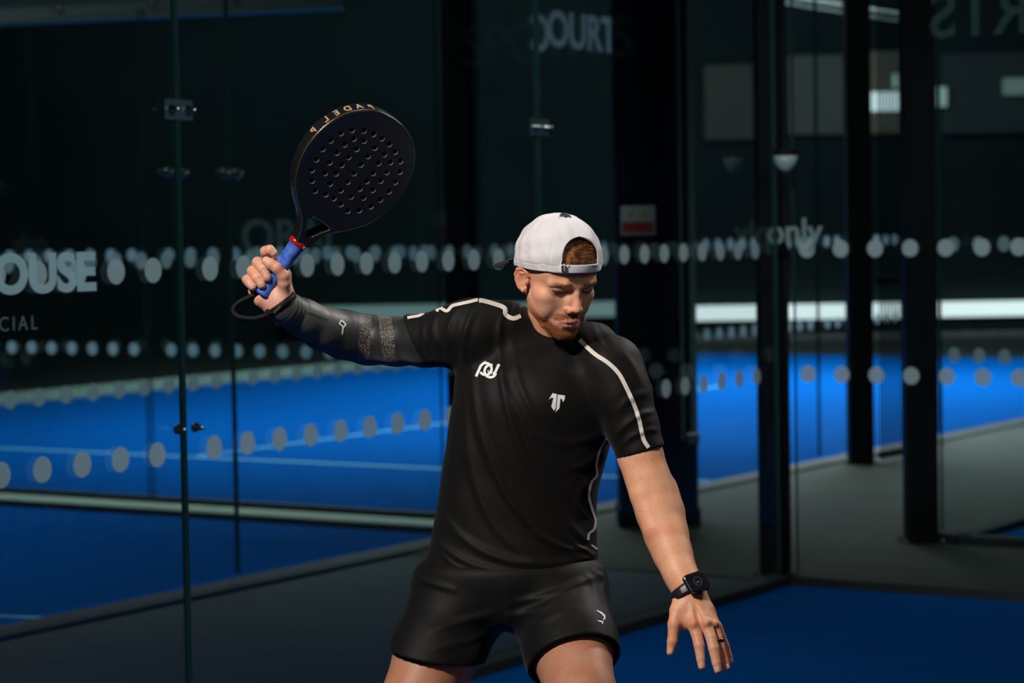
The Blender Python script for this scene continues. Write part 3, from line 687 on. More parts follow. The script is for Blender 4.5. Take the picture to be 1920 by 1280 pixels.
trunk += [loft(M(960, 640), R, F, DN, body_st([(1060, 800, 1115, .03, .115), (1120, 795, 1125, .03, .12), (1165, 850, 1085, .03, .09)]), .03, cap=.03)]+legs
VT, QT = surfnet(trunk, .0035); VT = relax(VT, QT, 1)
# visible thighs get a little muscle relief from their own voxels: same body mesh
V = np.concatenate([Vh, VL, VR, VT]); Qb = np.concatenate([Qh, QL+len(Vh), QR+len(Vh)+len(VL), QT+len(Vh)+len(VL)+len(VR)])
base = np.array([.5*(ankR[0]+ankL[0]), .5*(ankR[1]+ankL[1]), 0.])
# ---- skin colours in large readable patches
skin = np.array([.82, .43, .265]); Cb = np.tile(skin, (len(V), 1)); q = Hinv(Vh); nh = len(Vh)
hx, hy, hz = q.T; ax_ = np.abs(hx)
def blend(mask, col, amt=1.):
    w = (np.clip(mask, 0, 1)*amt)[:, None]; Cb[:nh] = Cb[:nh]*(1-w)+np.array(col)*w
sstep = lambda a, b, x: (lambda t: t*t*(3-2*t))(np.clip((x-a)/(b-a), 0, 1))
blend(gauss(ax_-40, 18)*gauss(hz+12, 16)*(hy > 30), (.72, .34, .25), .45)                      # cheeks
blend(gauss(hx, 14)*gauss(hz+10, 13)*(hy > 90), (.74, .35, .27), .5)                           # nose
blend(sstep(67, 74, ax_)*(hz > -25)*(hz < 45), (.78, .30, .20), .6)                            # ears
btop = -14-(np.clip(hy, 10, 82)-10)*.56; jl = -42-(np.clip(hy, 5, 85)-5)*.56
beard = sstep(5, -12, hz-btop)*sstep(-4, 12, hy)*sstep(-6, 4, hz-jl)
beard *= 1-gauss(hx, 60)*(hy > 60)*(hz > -42)*1.0
must = gauss(ax_-14, 17)*sstep(-29, -35, hz)*sstep(-49, -44, hz)*(hy > 76)
beard = np.maximum(beard, must)
lipm = gauss(np.maximum(ax_-19, 0), 4)*np.maximum(gauss(hz+46.5+ax_*.10, 3.6), gauss(hz+56.5-ax_*.12, 5.2))*(hy > 80)
lipm = np.clip(lipm*1.4, 0, 1); beard = beard*(1-lipm)
beard *= (Vh-M(1040, 648))@(U) > 0
blend(beard*(.55+.45*sstep(30, 70, hy)), (.24, .085, .035), .8); blend(lipm, (.66, .27, .23), .85)
browm = np.maximum(gauss(hz-(31+(ax_-26)*-.02), 4.0)*sstep(8, 14, ax_)*sstep(52, 44, ax_)*(hy > 60), 0)
blend(browm, (.42, .20, .10), .5)
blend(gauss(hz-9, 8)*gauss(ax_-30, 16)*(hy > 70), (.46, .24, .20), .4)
hairm = sstep(38, 46, hz-ax_*.0)*sstep(60, 30, hy)*(ax_ > 50); blend(hairm, (.25, .12, .06), .7)
blend(gauss(hy-12, 9)*(hz > 8)*(hz < 48)*(ax_ > 56)*(ax_ < 70), (.30, .15, .08), .6)
# arms: knuckles and fingertips redder
nl0 = nh; px_, py_ = proj(VL); wr = sstep(1095, 1190, py_)[:, None]*.45
Cb[nl0:nl0+len(VL)] = Cb[nl0:nl0+len(VL)]*(1-wr)+np.array([.66, .33, .22])*wr
kn_ = sum(gauss(np.linalg.norm(VL-M(*k), axis=1), .010) for k in [(1311, 1210, -.236), (1338, 1215, -.24), (1351, 1215, -.218), (1301, 1170, -.225), (1325, 1168, -.227), (1261, 1200, -.222)])[:, None]
kn_ = np.clip(kn_, 0, 1)*.4; Cb[nl0:nl0+len(VL)] = Cb[nl0:nl0+len(VL)]*(1-kn_)+np.array([.64, .26, .18])*kn_
nr0 = nl0+len(VL); Cb[nr0:nr0+len(VR)] = np.array([.74, .40, .29])
nt0 = nr0+len(VR); Cb[nt0:] = np.array([.46, .225, .14])  # legs painted darker: light falling off low down put into the skin
person = empty('person', base)
tag(person, 'man in black padel kit and backwards white cap swinging a racket', 'person')
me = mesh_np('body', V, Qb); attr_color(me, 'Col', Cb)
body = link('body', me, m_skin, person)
# ------------------------------------------------------------------ strands
def strands(name, roots, dirs, lens, wid, mt, parent, curl=.25):
    n = len(roots); a = rng.normal(size=(n, 3)); side = np.cross(dirs, a); side /= np.linalg.norm(side, axis=1)[:, None]; s2 = np.cross(dirs, side)
    bend = (side*rng.normal(size=(n, 1))+s2*rng.normal(size=(n, 1)))*curl; Vv = []
    for t, w in ((0, 1), (.5, .8), (1, .12)):
        c = roots+dirs*(lens*t)[:, None]+bend*(lens*t*t)[:, None]
        for k in range(3):
            aa = 2*PI*k/3; Vv.append(c+(side*math.cos(aa)+s2*math.sin(aa))*(wid*w)[:, None])
    Vv = np.stack(Vv, 1).reshape(-1, 3); o = np.arange(n)[:, None]*9; fs = []
    for L_ in (0, 1):
        for k in range(3): fs.append(o+np.array([[L_*3+k, L_*3+(k+1) % 3, (L_+1)*3+(k+1) % 3, (L_+1)*3+k]]))
    return link(name, mesh_np(name, Vv, np.stack(fs, 1).reshape(-1, 4)), mt, parent)
Nh = vnormals(Vh, Qh); hb = bvh(Vh, Qh)
def scatter(w, n):
    w = np.clip(w, 0, None); p = w/w.sum(); return rng.choice(len(w), n, p=p)
w = beard.copy(); w[w < .25] = 0; w *= (1+2.0*(hy > 60)); i_ = scatter(w, 9000)
d_ = Nh[i_]*.65-HZ*.85+rng.normal(size=(len(i_), 3))*.25; d_ /= np.linalg.norm(d_, axis=1)[:, None]
strands('beard', Vh[i_]-Nh[i_]*.0008, d_, (rng.uniform(.0016, .0040, len(i_)))*(.55+.45*sstep(20, 70, hy[i_])), np.full(len(i_), .00022), m_beard, body)
for q_ in (-1, 1):
    w = browm*(hx*q_ > 0); w[w < .3] = 0; i_ = scatter(w, 260)
    d_ = Nh[i_]*.35+HX*q_*.9+HZ*.15+rng.normal(size=(len(i_), 3))*.15; d_ /= np.linalg.norm(d_, axis=1)[:, None]
    strands('eyebrow', Vh[i_]-Nh[i_]*.0005, d_, rng.uniform(.003, .0055, len(i_)), np.full(len(i_), .00012), m_beard, body)
    pts = []
    for x_, z_ in spline([(16.5, 16.5), (23, 12.5), (31, 11.0), (40, 12.0), (47.5, 16.5)], 16):
        r_ = hb.ray_cast(Vector(H(q_*x_, 125, z_)), Vector(-HY)); pts.append(np.array(r_[0])+HY*.0001-HZ*.0003)
    Vt, Ft = tube_data(pts, [.0004]+list(.0007+.0006*np.sin(np.linspace(.3, 2.8, 14)))+[.0003], 8)
    link('eyelashes', mesh_np('eyelashes', Vt, Ft), m_lash, body)
# hair under the cap opening
hs = [he(0, -4, 48, 75, 90, 82), he(0, 41, 60, 56, 50, 48, 20)]
hp = hs+[Prim(lambda P: (H(0, 40, 62)-P)@unit(HZ+HY*.02), H(0, 0, 60), .3, .002, '*'), Prim(lambda P: (H(0, 20, 0)-P)@HY, H(0, 0, 60), .3, .002, '*')]
Vc, Qc = surfnet(hp, .0025); Nc = vnormals(Vc, Qc); hair = link('hair', mesh_np('hair', Vc, Qc), m_hair, body)
qc = Hinv(Vc); w = ((qc[:, 0] < 20) & (qc[:, 0] > -38) & (qc[:, 1] > 45) & (qc[:, 2] > 62) & (qc[:, 2] < 122)).astype(float); i_ = scatter(w, 6500)
d_ = Nc[i_]*.10+HX*(.8+.3*rng.normal(size=(len(i_), 1)))*1.0-HZ*(.45+.3*rng.normal(size=(len(i_), 1))); d_ /= np.linalg.norm(d_, axis=1)[:, None]
strands('hair_strands', Vc[i_], d_, rng.uniform(.010, .020, len(i_)), np.full(len(i_), .00034), m_hair, hair, .3)
# ------------------------------------------------------------------ cap
CC = (0, -8, 48)
def edge_z(y): return 32+(y+5)*.26
cap_out = [he(1, 3, 50, 80.5, 96, 87), he(1, 15, 64, 78, 82, 76, 20)]
pl_n = unit(HZ-HY*.26); pl_o = H(0, -5, 32)
cut_pl = Prim(lambda P: (pl_o-P)@pl_n, H(0, 0, 60), .3, .002, '*')
inner = [he(1, 3, 50, 77.5, 93, 84, 0.5, '-'), he(1, 15, 64, 75, 79, 73, .5, '-')]
def inner_f(P): return smin(inner[0].f(P), inner[1].f(P), .02)
cap_in = Prim(inner_f, H(0, 0, 55), .13, .001, '-')
def hole_f(P):
    q = Hinv(P); x, y, z = q[:, 0], q[:, 1], q[:, 2]-.31*(q[:, 1]-92)*0
    a = np.sqrt((x/40)**2+((z-84)/38)**2); d = np.where(z > 84, (a-1)*36, np.abs(x)-40)
    return np.maximum(d, 20-y)*.001
hole = Prim(hole_f, H(0, 90, 95), .09, .002, '-')
Vk, Qk = surfnet(cap_out+[cap_in, cut_pl, hole], .0012); Nk = vnormals(Vk, Qk)
qk = Hinv(Vk); phi = np.degrees(np.arctan2(qk[:, 0], qk[:, 1]+8)); top = sstep(137, 120, qk[:, 2])
disp = np.zeros(len(Vk))
for a0 in (-150, -90, -38, 0, 38, 90, 150): disp -= .0007*gauss(phi-a0, 1.6)*top                        # panel seams
disp += .0012*np.sin(phi*.23+qk[:, 2]*.09)*np.sin(qk[:, 2]*.05+1)+.0008*np.sin(phi*.11-qk[:, 2]*.16)
disp -= .0006*gauss(qk[:, 2]-edge_z(qk[:, 1])-14, 1.6)
Vk = Vk+Nk*disp[:, None]
cap = link('cap', mesh_np('cap', Vk, Qk), m_cap, person); cap['label'] = 'white baseball cap worn backwards'
bt = ell(H(1, 6, 143.6), (.0105, .0105, .0055), (HX, HY, HZ)); Vb, Qb2 = surfnet([bt], .0008); b_ = link('button', mesh_np('button', Vb, Qb2), m_capdark, cap); b_['label'] = 'dark top button'
bt2 = [he(1, 3, 50, 81.7, 97.2, 88), he(1, 15, 64, 79, 83, 77, 20)]
def strap_clip(P):
    q = Hinv(P); e = q[:, 2]-(q[:, 1]*.26+33.3)
    return np.maximum(np.maximum(-e-.5, e-17), np.maximum(np.abs(q[:, 0])-45, 20-q[:, 1]))*.001
sp_ = bt2+[Prim(lambda P: smin(he(1, 3, 50, 79, 94.5, 85.5).f(P), he(1, 15, 64, 76.5, 80.5, 74.5).f(P), .02), H(0, 0, 55), .13, .0005, '-'), Prim(strap_clip, H(0, 90, 75), .09, .0015, '*')]
Vs_, Qs_ = surfnet(sp_, .001); strap = link('strap', mesh_np('strap', Vs_, Qs_), mat('cap_strap', (.82, .82, .88), .4), cap); strap['label'] = 'white plastic snap strap'
capb = bvh(np.concatenate([Vs_, Vk]), np.concatenate([Qs_, Qk+len(Vs_)]))
def on_surface(bv, P, dirn, off=.0006):
    r = bv.ray_cast(Vector(P), Vector(dirn))
    return None if r[0] is None else (np.array(r[0])+np.array(r[1])*off*(1 if np.array(r[1])@np.array(dirn) < 0 else -1), np.array(r[1]))
def cast(bv, px, py, off=.0006):
    return on_surface(bv, CP, ray(px, py)/np.linalg.norm(ray(px, py)), off)
def decal(name, polys, bv, mt, parent, th=.0006, res=2.5, label=None):
    """flat print laid onto a cloth surface: each polygon (photo pixels) is filled, refined and pressed onto the surface"""
    bm = bmesh.new()
    for loops in polys:
        if not isinstance(loops[0][0], (list, tuple)): loops = [loops]
        es = []
        for lp in loops:
            vs = [bm.verts.new((x, y, 0)) for x, y in lp]; es += [bm.edges.new((vs[i], vs[(i+1) % len(vs)])) for i in range(len(vs))]
        bmesh.ops.triangle_fill(bm, edges=es, use_beauty=True)
    for _ in range(6):
        long = [e for e in bm.edges if (e.verts[0].co-e.verts[1].co).length > res]
        if not long: break
        bmesh.ops.subdivide_edges(bm, edges=long, cuts=1); bmesh.ops.triangulate(bm, faces=bm.faces)
    bad = []
    for v_ in bm.verts:
        r = cast(bv, v_.co.x, v_.co.y, th)
        if r is None: bad.append(v_)
        else: v_.co = Vector(r[0])
    bmesh.ops.delete(bm, geom=bad, context='VERTS')
    if len(bm.faces) and bm.faces[:][0].normal is not None:
        bm.normal_update()
        for f in bm.faces:
            if f.normal.dot(Vector(F)) > 0: f.normal_flip()
    me = bpy.data.meshes.new(name); bm.to_mesh(me); bm.free()
    o = link(name, me, mt, parent)
    if label: o['label'] = label
    return o
def stroke(pts, w):
    """outline polygon of a thick polyline; w scalar or per-point"""
    P = np.asarray(pts, float); T = np.gradient(P, axis=0); T /= np.linalg.norm(T, axis=1)[:, None]; Nn = np.stack([-T[:, 1], T[:, 0]], 1)
    w = np.full(len(P), w) if np.isscalar(w) else np.asarray(w)
    a = P+Nn*w[:, None]/2; b = P-Nn*w[:, None]/2; return [tuple(x) for x in a]+[tuple(x) for x in b[::-1]]
def ring(cx, cy, rx, ry, w, a0=0, a1=360, n=40, rot=0):
    t = np.radians(np.linspace(a0, a1, n)); c, s_ = math.cos(math.radians(rot)), math.sin(math.radians(rot))
    x = rx*np.cos(t); y = ry*np.sin(t); return stroke(np.stack([cx+x*c-y*s_, cy+x*s_+y*c], 1), w)
decal('size_label', [[(1052.5, 494), (1061.5, 493.5), (1062, 509.5), (1053.5, 510)]], capb, m_capdark, cap, .0040)
decal('label_script', [stroke([(1055.5, 496), (1059.5, 498), (1056, 500), (1060, 502), (1056.5, 504), (1060, 507)], 1.1)], capb, m_white, cap, .0048)
for hx_ in (1067, 1112, 1116.5): decal('snap_hole', [ring(hx_, 499.5, 1.0, 1.0, 1.2, n=10)[:20]], capb, m_capdark, cap, .0012)
# brim at the back of the head
br_pts = []
bm = bmesh.new(); rows = []
for i in range(13):
    a = math.radians(-62+i*124/12); x0 = 82*math.sin(a); y0 = -8-102*math.cos(a); row = []
    for j in range(7):
        t = j/6; ext = 68*t*math.cos(a*1.25)**.5 if abs(a) < 1.2 else 0
        x = x0*(1-.06*t); y = y0-ext*1.0; z = edge_z(y0)+6-ext*.55-(abs(x)/80)**2*10*t
        row.append((x, y, z))
    rows.append(row)
tv = [[bm.verts.new(H(*p)) for p in r] for r in rows]; bv_ = [[bm.verts.new(H(p[0], p[1], p[2]-3)) for p in r] for r in rows]
for i in range(12):
    for j in range(6):
        bm.faces.new((tv[i][j], tv[i+1][j], tv[i+1][j+1], tv[i][j+1])); bm.faces.new((bv_[i][j], bv_[i][j+1], bv_[i+1][j+1], bv_[i+1][j]))
    bm.faces.new((tv[i][6], tv[i+1][6], bv_[i+1][6], bv_[i][6])); bm.faces.new((tv[i][0], bv_[i][0], bv_[i+1][0], tv[i+1][0]))
for r in (0, 12):
    for j in range(6): bm.faces.new((tv[r][j], tv[r][j+1], bv_[r][j+1], bv_[r][j]))
o = link('brim', bm_mesh('brim', bm, True), m_capdark, cap); o['label'] = 'dark brim at the back of the head'
# ------------------------------------------------------------------ shirt
nSL = unit(R*.285-U*.958); pSL = M(1200, 847, -.06); nSR = unit(-R*.88-U*.45+F*.15); pSR = M(781, 640, .09)
shirt = [loft(M(960, 640), R, F, DN, body_st(torso_rows), .02, cap=.012),
         C([(1058, 648, .06, 46), (1105, 668, .03, 52), (1142, 692, -.015, 58), (1152, 715, -.025, 58)], .03, kk=.02),
         C([(1000, 628, .055, 46), (945, 622, .045, 56), (888, 624, .03, 62)], .03, kk=.02),
         C([(1142, 692, -.02, 58), (1166, 745, -.04, 54), (1186, 800, -.05, 49), (1202, 850, -.06, 44), (1214, 890, -.07, 43)], .022, kk=.015, plane=[(pSL, nSL)]),
         C([(888, 624, .03, 62), (845, 630, .05, 55), (800, 638, .08, 48.5), (765, 642, .10, 49), (740, 643, .12, 49)], .022, kk=.015, plane=[(pSR, nSR)]),
         C([(1190, 815, -.052, 43), (1202, 850, -.06, 41.5), (1220, 910, -.07, 42)], .001, '-'),
         C([(815, 636, .07, 45.5), (765, 642, .10, 46.5), (720, 643, .13, 47)], .001, '-'),
         loft(M(960, 640), R, F, DN, body_st([(1060, 793, 1120, .03, .119), (1080, 790, 1120, .03, .122), (1110, 788, 1120, .03, .124)]), .001, '-', cap=.004),
         E(1040, 592, .04, 50, 90, 46, .006, '-'), E(1036, 570, .08, 52, 60, 40, .006, '-')]
Vs, Qs = surfnet(shirt, .0028); Vs = relax(Vs, Qs, 1)
# cloth folds: ridges along measured lines, pushed out along the normal
def fold_disp(V_, N_, folds):
    px, py = proj(V_); d = np.zeros(len(V_)); front = np.clip(-(N_@F)+.25, 0, 1)
    for pts, amp, wd in folds:
        P = spline(pts, 24); best = np.full(len(V_), 1e9); tt = np.zeros(len(V_))
        for i in range(len(P)-1):
            a, b = P[i], P[i+1]; ab = b-a; t = np.clip(((px-a[0])*ab[0]+(py-a[1])*ab[1])/(ab@ab), 0, 1)
            dd = np.hypot(px-a[0]-t*ab[0], py-a[1]-t*ab[1]); m_ = dd < best; best[m_] = dd[m_]; tt[m_] = (i+t[m_])/(len(P)-1)
        d += amp*(gauss(best, wd)-.55*gauss(best, wd*2.1))*np.sin(np.clip(tt, .04, .96)*PI)**.5*front
    return d
SF = [([(934, 590), (938, 680), (950, 760), (985, 860), (1040, 950), (1105, 1020)], .007, 8), ([(882, 655), (890, 760), (915, 850), (965, 950), (1040, 1020), (1110, 1045)], .008, 9),
      ([(945, 720), (985, 800), (1030, 880), (1095, 965)], .006, 7), ([(960, 640), (975, 720), (1010, 790), (1060, 860), (1105, 920)], .0035, 7), ([(868, 700), (872, 800), (890, 900), (930, 990), (1000, 1050)], .006, 10),
      ([(1150, 805), (1100, 825), (1050, 830), (1000, 815)], .004, 10), ([(1142, 840), (1100, 870), (1060, 880)], .0035, 8),
      ([(1228, 770), (1200, 778), (1170, 800), (1148, 826)], .006, 6), ([(1236, 806), (1210, 808), (1180, 822), (1158, 845)], .005, 6), ([(1216, 735), (1185, 745), (1155, 775)], .004, 8), ([(1170, 660), (1190, 690), (1205, 720)], .003, 7),
      ([(905, 558), (880, 600), (868, 650), (870, 690)], .006, 7), ([(862, 568), (842, 610), (838, 660)], .006, 6), ([(825, 576), (812, 610), (820, 660)], .005, 6), ([(800, 590), (792, 620), (800, 660)], .004, 5),
      ([(950, 572), (940, 600), (935, 640)], .005, 6), ([(975, 568), (968, 590)], .006, 4), ([(962, 566), (955, 584)], .005, 3.5), ([(1112, 610), (1125, 640), (1135, 660)], .004, 6), ([(1118, 600), (1150, 640)], .003, 6),
      ([(800, 985), (830, 1025), (890, 1060), (980, 1078)], .006, 8), ([(812, 1020), (850, 1058), (900, 1075)], .005, 6), ([(820, 950), (870, 1010), (950, 1050), (1050, 1055), (1120, 1040)], .006, 9), ([(1000, 1000), (1060, 1025), (1125, 1030)], .005, 6),
      ([(1060, 1005), (1095, 1030), (1130, 1046)], .006, 5), ([(1122, 880), (1090, 920), (1085, 960)], .003, 7), ([(780, 1062), (840, 1075), (930, 1088), (1040, 1080), (1125, 1062)], .005, 7),
      ([(1030, 660), (1075, 690), (1110, 740)], .0025, 12), ([(1000, 655), (960, 690), (930, 700)], .0025, 12)]
Ns = vnormals(Vs, Qs); Vs = Vs+Ns*fold_disp(Vs, Ns, SF)[:, None]
nz = np.sin(Vs@np.array([31., 17, 23]))*np.sin(Vs@np.array([-13., 37, 29])+1.3); Vs = Vs+Ns*(nz*.0012)[:, None]
Vs = relax(Vs, Qs, 1, .3)
shirt_o = link('shirt', mesh_np('shirt', Vs, Qs), m_shirt, person); sb = bvh(Vs, Qs)
cpts = spline([M(985, 596, .075), M(989, 616, .045), M(1004, 631, .012), M(1026, 641, -.008), M(1048, 643, -.014), M(1070, 638, -.008), M(1088, 625, .008), M(1095, 605, .04), M(1085, 585, .085), M(1045, 573, .115), M(1005, 577, .11), M(987, 585, .09)], 70)[:-4]
V_, F_ = tube_data(cpts, .0052, 10, closed=True); link('collar', mesh_np('collar', V_, F_), m_shirt, shirt_o)
def tape(name, pts, w, parent=None, label=None):
    P = spline(pts, 40); o = decal(name, [stroke(P, w)], sb, m_tape, shirt_o, .0009, 4, label); return o
tape('reflective_stripe', [(976, 592), (962, 597), (948, 590), (946, 578), (930, 571), (905, 564), (898, 564)], 8)
tape('reflective_stripe', [(896, 562), (880, 566), (862, 570), (848, 574), (838, 583), (824, 577), (819, 584)], 6)
tape('reflective_stripe', [(795, 587), (786, 592), (775, 594), (764, 596)], 5)
tape('reflective_stripe', [(1087, 637), (1100, 650), (1117, 665), (1140, 680), (1160, 700), (1175, 728), (1188, 757), (1197, 783), (1202, 805), (1207, 825), (1216, 839)], 7.5)
tape('side_piping', [(1137, 822), (1124, 845), (1118, 870), (1119, 890), (1108, 905), (1104, 930), (1110, 955), (1116, 975), (1113, 992), (1104, 1000), (1102, 1012)], 4.5)
tape('side_piping', [(1108, 1021), (1120, 1030), (1128, 1040), (1127, 1046)], 3.6)
# chest emblems
em = [stroke([(893, 706), (897, 697), (902, 686), (906, 682), (912, 679)], 5), ring(911, 692, 11, 11, 4.6, -115, 150), ring(920, 696, 11, 11.5, 4.6, 20, 290), stroke([(936, 683), (931, 694), (926, 704)], 5)]
decal('chest_emblem', em, sb, m_white, shirt_o, .0011, 3, 'white ring shaped emblem on his right chest')
decal('emblem_lettering', [stroke([(915+i*3.2, 694+i*1.1), (916.5+i*3.2, 699+i*1.1)], 1.5) for i in range(5)], sb, m_white, shirt_o, .0013, 3)
T1 = [(1036, 737), (1044, 739), (1041.5, 765), (1038.5, 770), (1033.5, 762), (1037.5, 746), (1034, 745.5), (1029, 749)]
T2 = [(1045.6, 739.5), (1059, 741.5), (1058.6, 748), (1055.5, 754), (1053, 748), (1050.5, 747.5), (1048.8, 765), (1041, 773), (1043, 766)]
decal('chest_logo', [T1, T2], sb, m_white, shirt_o, .0011, 3, 'white T shaped logo on his left chest')
# ------------------------------------------------------------------ shorts
nHR = unit(hipR*0+(kneeR-hipR)); nHR = unit(R*-.17-U*.98+F*.05); pHR = M(810, 1219, 0)
nHL = unit(R*.18-U*.62-F*.52); pHL = M(1078, 1248, -.11)
def legchain(hip, kn, f, r, k, op, plane, t0=0.):
    return chain([lerp(hip, kn, t0), lerp(hip, kn, .3), lerp(hip, kn, .7)], [r[0], r[1], r[2]], k, op, .02, plane)
shorts = [loft(M(960, 640), R, F, DN, body_st([(1052, 792, 1122, .03, .122), (1075, 776, 1134, .03, .13), (1110, 773, 1136, .03, .13), (1150, 790, 1128, .03, .125), (1178, 860, 1090, .03, .10)]), .03, cap=.02),
          chain([hipR, lerp(hipR, kneeR, .35), lerp(hipR, kneeR, .7)], [.098, .093, .090], .03, '+', .02, [(pHR, nHR)]),
          chain([hipL, lerp(hipL, kneeL, .35), lerp(hipL, kneeL, .7)], [.098, .093, .090], .03, '+', .02, [(pHL, nHL)]),
          chain([lerp(hipR, kneeR, .27), lerp(hipR, kneeR, .35), lerp(hipR, kneeR, .8)], [.082, .085, .084], .001, '-', .02),
          chain([lerp(hipL, kneeL, .27), lerp(hipL, kneeL, .35), lerp(hipL, kneeL, .8)], [.082, .085, .084], .001, '-', .02)]
Vo, Qo = surfnet(shorts, .003); Vo = relax(Vo, Qo, 1); No = vnormals(Vo, Qo)
OF = [([(960, 1130), (1030, 1115), (1090, 1090), (1125, 1080)], .006, 7), ([(940, 1160), (1000, 1145), (1070, 1110)], .005, 8), ([(930, 1150), (870, 1165), (810, 1180)], .005, 9), ([(935, 1175), (880, 1200), (820, 1215)], .004, 8),
      ([(775, 1075), (800, 1090), (850, 1105)], .006, 7), ([(985, 1180), (1040, 1150), (1100, 1130)], .004, 8), ([(1100, 1075), (1115, 1100), (1125, 1125)], .005, 6), ([(1115, 1070), (1132, 1085), (1134, 1105)], .006, 5), ([(950, 1100), (955, 1180)], .003, 10)]
Vo = Vo+No*fold_disp(Vo, No, OF)[:, None]; Vo = relax(Vo, Qo, 1, .3)
shorts_o = link('shorts', mesh_np('shorts', Vo, Qo), m_shorts, person); ob = bvh(Vo, Qo)
decal('shorts_logo', [stroke([(1118, 1144.5), (1127, 1149), (1133, 1155), (1133, 1160), (1130, 1162)], [1, 3.2, 3.5, 3, 1.5]), stroke([(1120, 1163.5), (1125, 1165), (1130, 1165.5), (1128.5, 1169.5)], [1, 2.4, 2.6, 2])], ob, m_white, shorts_o, .0011, 3)
# ------------------------------------------------------------------ compression sleeve
SA = [(p[0], p[1], p[2], p[3]+2.0) for p in RA]
dW = unit(M(606, 616, .09)-M(531, 574, .005)); pW = M(530, 572, .004)
slv = [C(SA[1:]+[(515, 562, -.01, 28)], .01, kk=.02, plane=[(pW, -unit(R*.62-U*.78))])]
Vv, Qv = surfnet(slv, .0016); Vv = relax(Vv, Qv, 1); Nv = vnormals(Vv, Qv); px_, py_ = proj(Vv)
axis = np.array([M(*p[:3]) for p in RA[::-1]]); along = np.zeros(len(Vv)); best = np.full(len(Vv), 9.); acc_ = 0
for i in range(len(axis)-1):
    a, b = axis[i], axis[i+1]; ab = b-a; L_ = np.linalg.norm(ab); t = np.clip((Vv-a)@ab/L_**2, 0, 1); dd = np.linalg.norm(Vv-a-t[:, None]*ab, axis=1)
    m_ = dd < best; best[m_] = dd[m_]; along[m_] = acc_+t[m_]*L_; acc_ += L_
dsp = .0010*np.sin(along*420+3*np.sin(along*60))*sstep(.055, .015, along)+.00012*np.sin(along*1500)
Vv = Vv+Nv*dsp[:, None]
hf = (py_-(proj(axis)[1].mean())); up = Nv@U
cs = np.tile([.010, .0105, .0115], (len(Vv), 1)).astype(float)
fade = sstep(.18, .03, along)[:, None]; cs = cs*(1-fade)+np.array([.055, .058, .055])*fade
band = (gauss(px_-(683-(py_-640)*.05), 13)+gauss(px_-(727-(py_-640)*-.12), 15))
cs3 = np.stack([np.clip(band, 0, 1), along*0+along, up*.5+.5], 1)
me = mesh_np('arm_sleeve', Vv, Qv); attr_color(me, 'Col', cs); attr_color(me, 'Pat', cs3)
ms = bpy.data.materials.new('sleeve_knit'); ms.use_nodes = True; nt = ms.node_tree; b = nt.nodes['Principled BSDF']; b.inputs['Roughness'].default_value = .5
a1 = nt.nodes.new('ShaderNodeAttribute'); a1.attribute_name = 'Col'; a2 = nt.nodes.new('ShaderNodeAttribute'); a2.attribute_name = 'Pat'
sp = nt.nodes.new('ShaderNodeSeparateColor'); nt.links.new(a2.outputs['Color'], sp.inputs[0]); tc = nt.nodes.new('ShaderNodeTexCoord')
mp = nt.nodes.new('ShaderNodeMapping'); mp.inputs['Scale'].default_value = (640, 640, 300); nt.links.new(tc.outputs['Object'], mp.inputs[0])
n = nt.nodes.new('ShaderNodeTexNoise'); n.inputs['Scale'].default_value = 1; n.inputs['Detail'].default_value = 1; nt.links.new(mp.outputs[0], n.inputs[0])
r = nt.nodes.new('ShaderNodeMapRange'); r.inputs[1].default_value = .54; r.inputs[2].default_value = .62; nt.links.new(n.outputs['Fac'], r.inputs[0])
gt = nt.nodes.new('ShaderNodeMapRange'); gt.inputs[1].default_value = .45; gt.inputs[2].default_value = .6; nt.links.new(sp.outputs[0], gt.inputs[0])
mu = nt.nodes.new('ShaderNodeMath'); mu.operation = 'MULTIPLY'; nt.links.new(r.outputs[0], mu.inputs[0]); nt.links.new(gt.outputs[0], mu.inputs[1])
mx = nt.nodes.new('ShaderNodeMix'); mx.data_type = 'RGBA'; mx.inputs[7].default_value = (.30, .25, .2, 1); nt.links.new(mu.outputs[0], mx.inputs[0]); nt.links.new(a1.outputs['Color'], mx.inputs[6]); nt.links.new(mx.outputs[2], b.inputs['Base Color'])
b.inputs['Sheen Weight'].default_value = .2
sleeve_o = link('arm_sleeve', me, ms, person); sleeve_o['label'] = 'dark compression sleeve with textured bands'; vb = bvh(Vv, Qv)
decal('sleeve_logo', [stroke([(639.5, 600), (648, 608)], 2.4), stroke([(640, 600), (635.5, 607)], 2.4), stroke([(635.5, 606.5), (643, 612.5)], 2.4), stroke([(648, 608), (642.5, 615)], 2.6), stroke([(642.5, 613), (641, 627)], 3.0)], vb, m_white, sleeve_o, .001, 2.5)
m_dk = mat('sleeve_text', (.012, .012, .012), .5)
mk = []
for i in range(9):
    x = 573+i*5.0; y = 585+i*1.8
    mk += [stroke([(x-1.4, y-3.4), (x-.3, y+2.6)], 1.3), stroke([(x-.2, y+2.4-(i % 2)*3), (x+2.2, y+.4-(i % 3))], 1.1)]
decal('sleeve_marks', mk, vb, m_dk, sleeve_o, .001, 2.5)
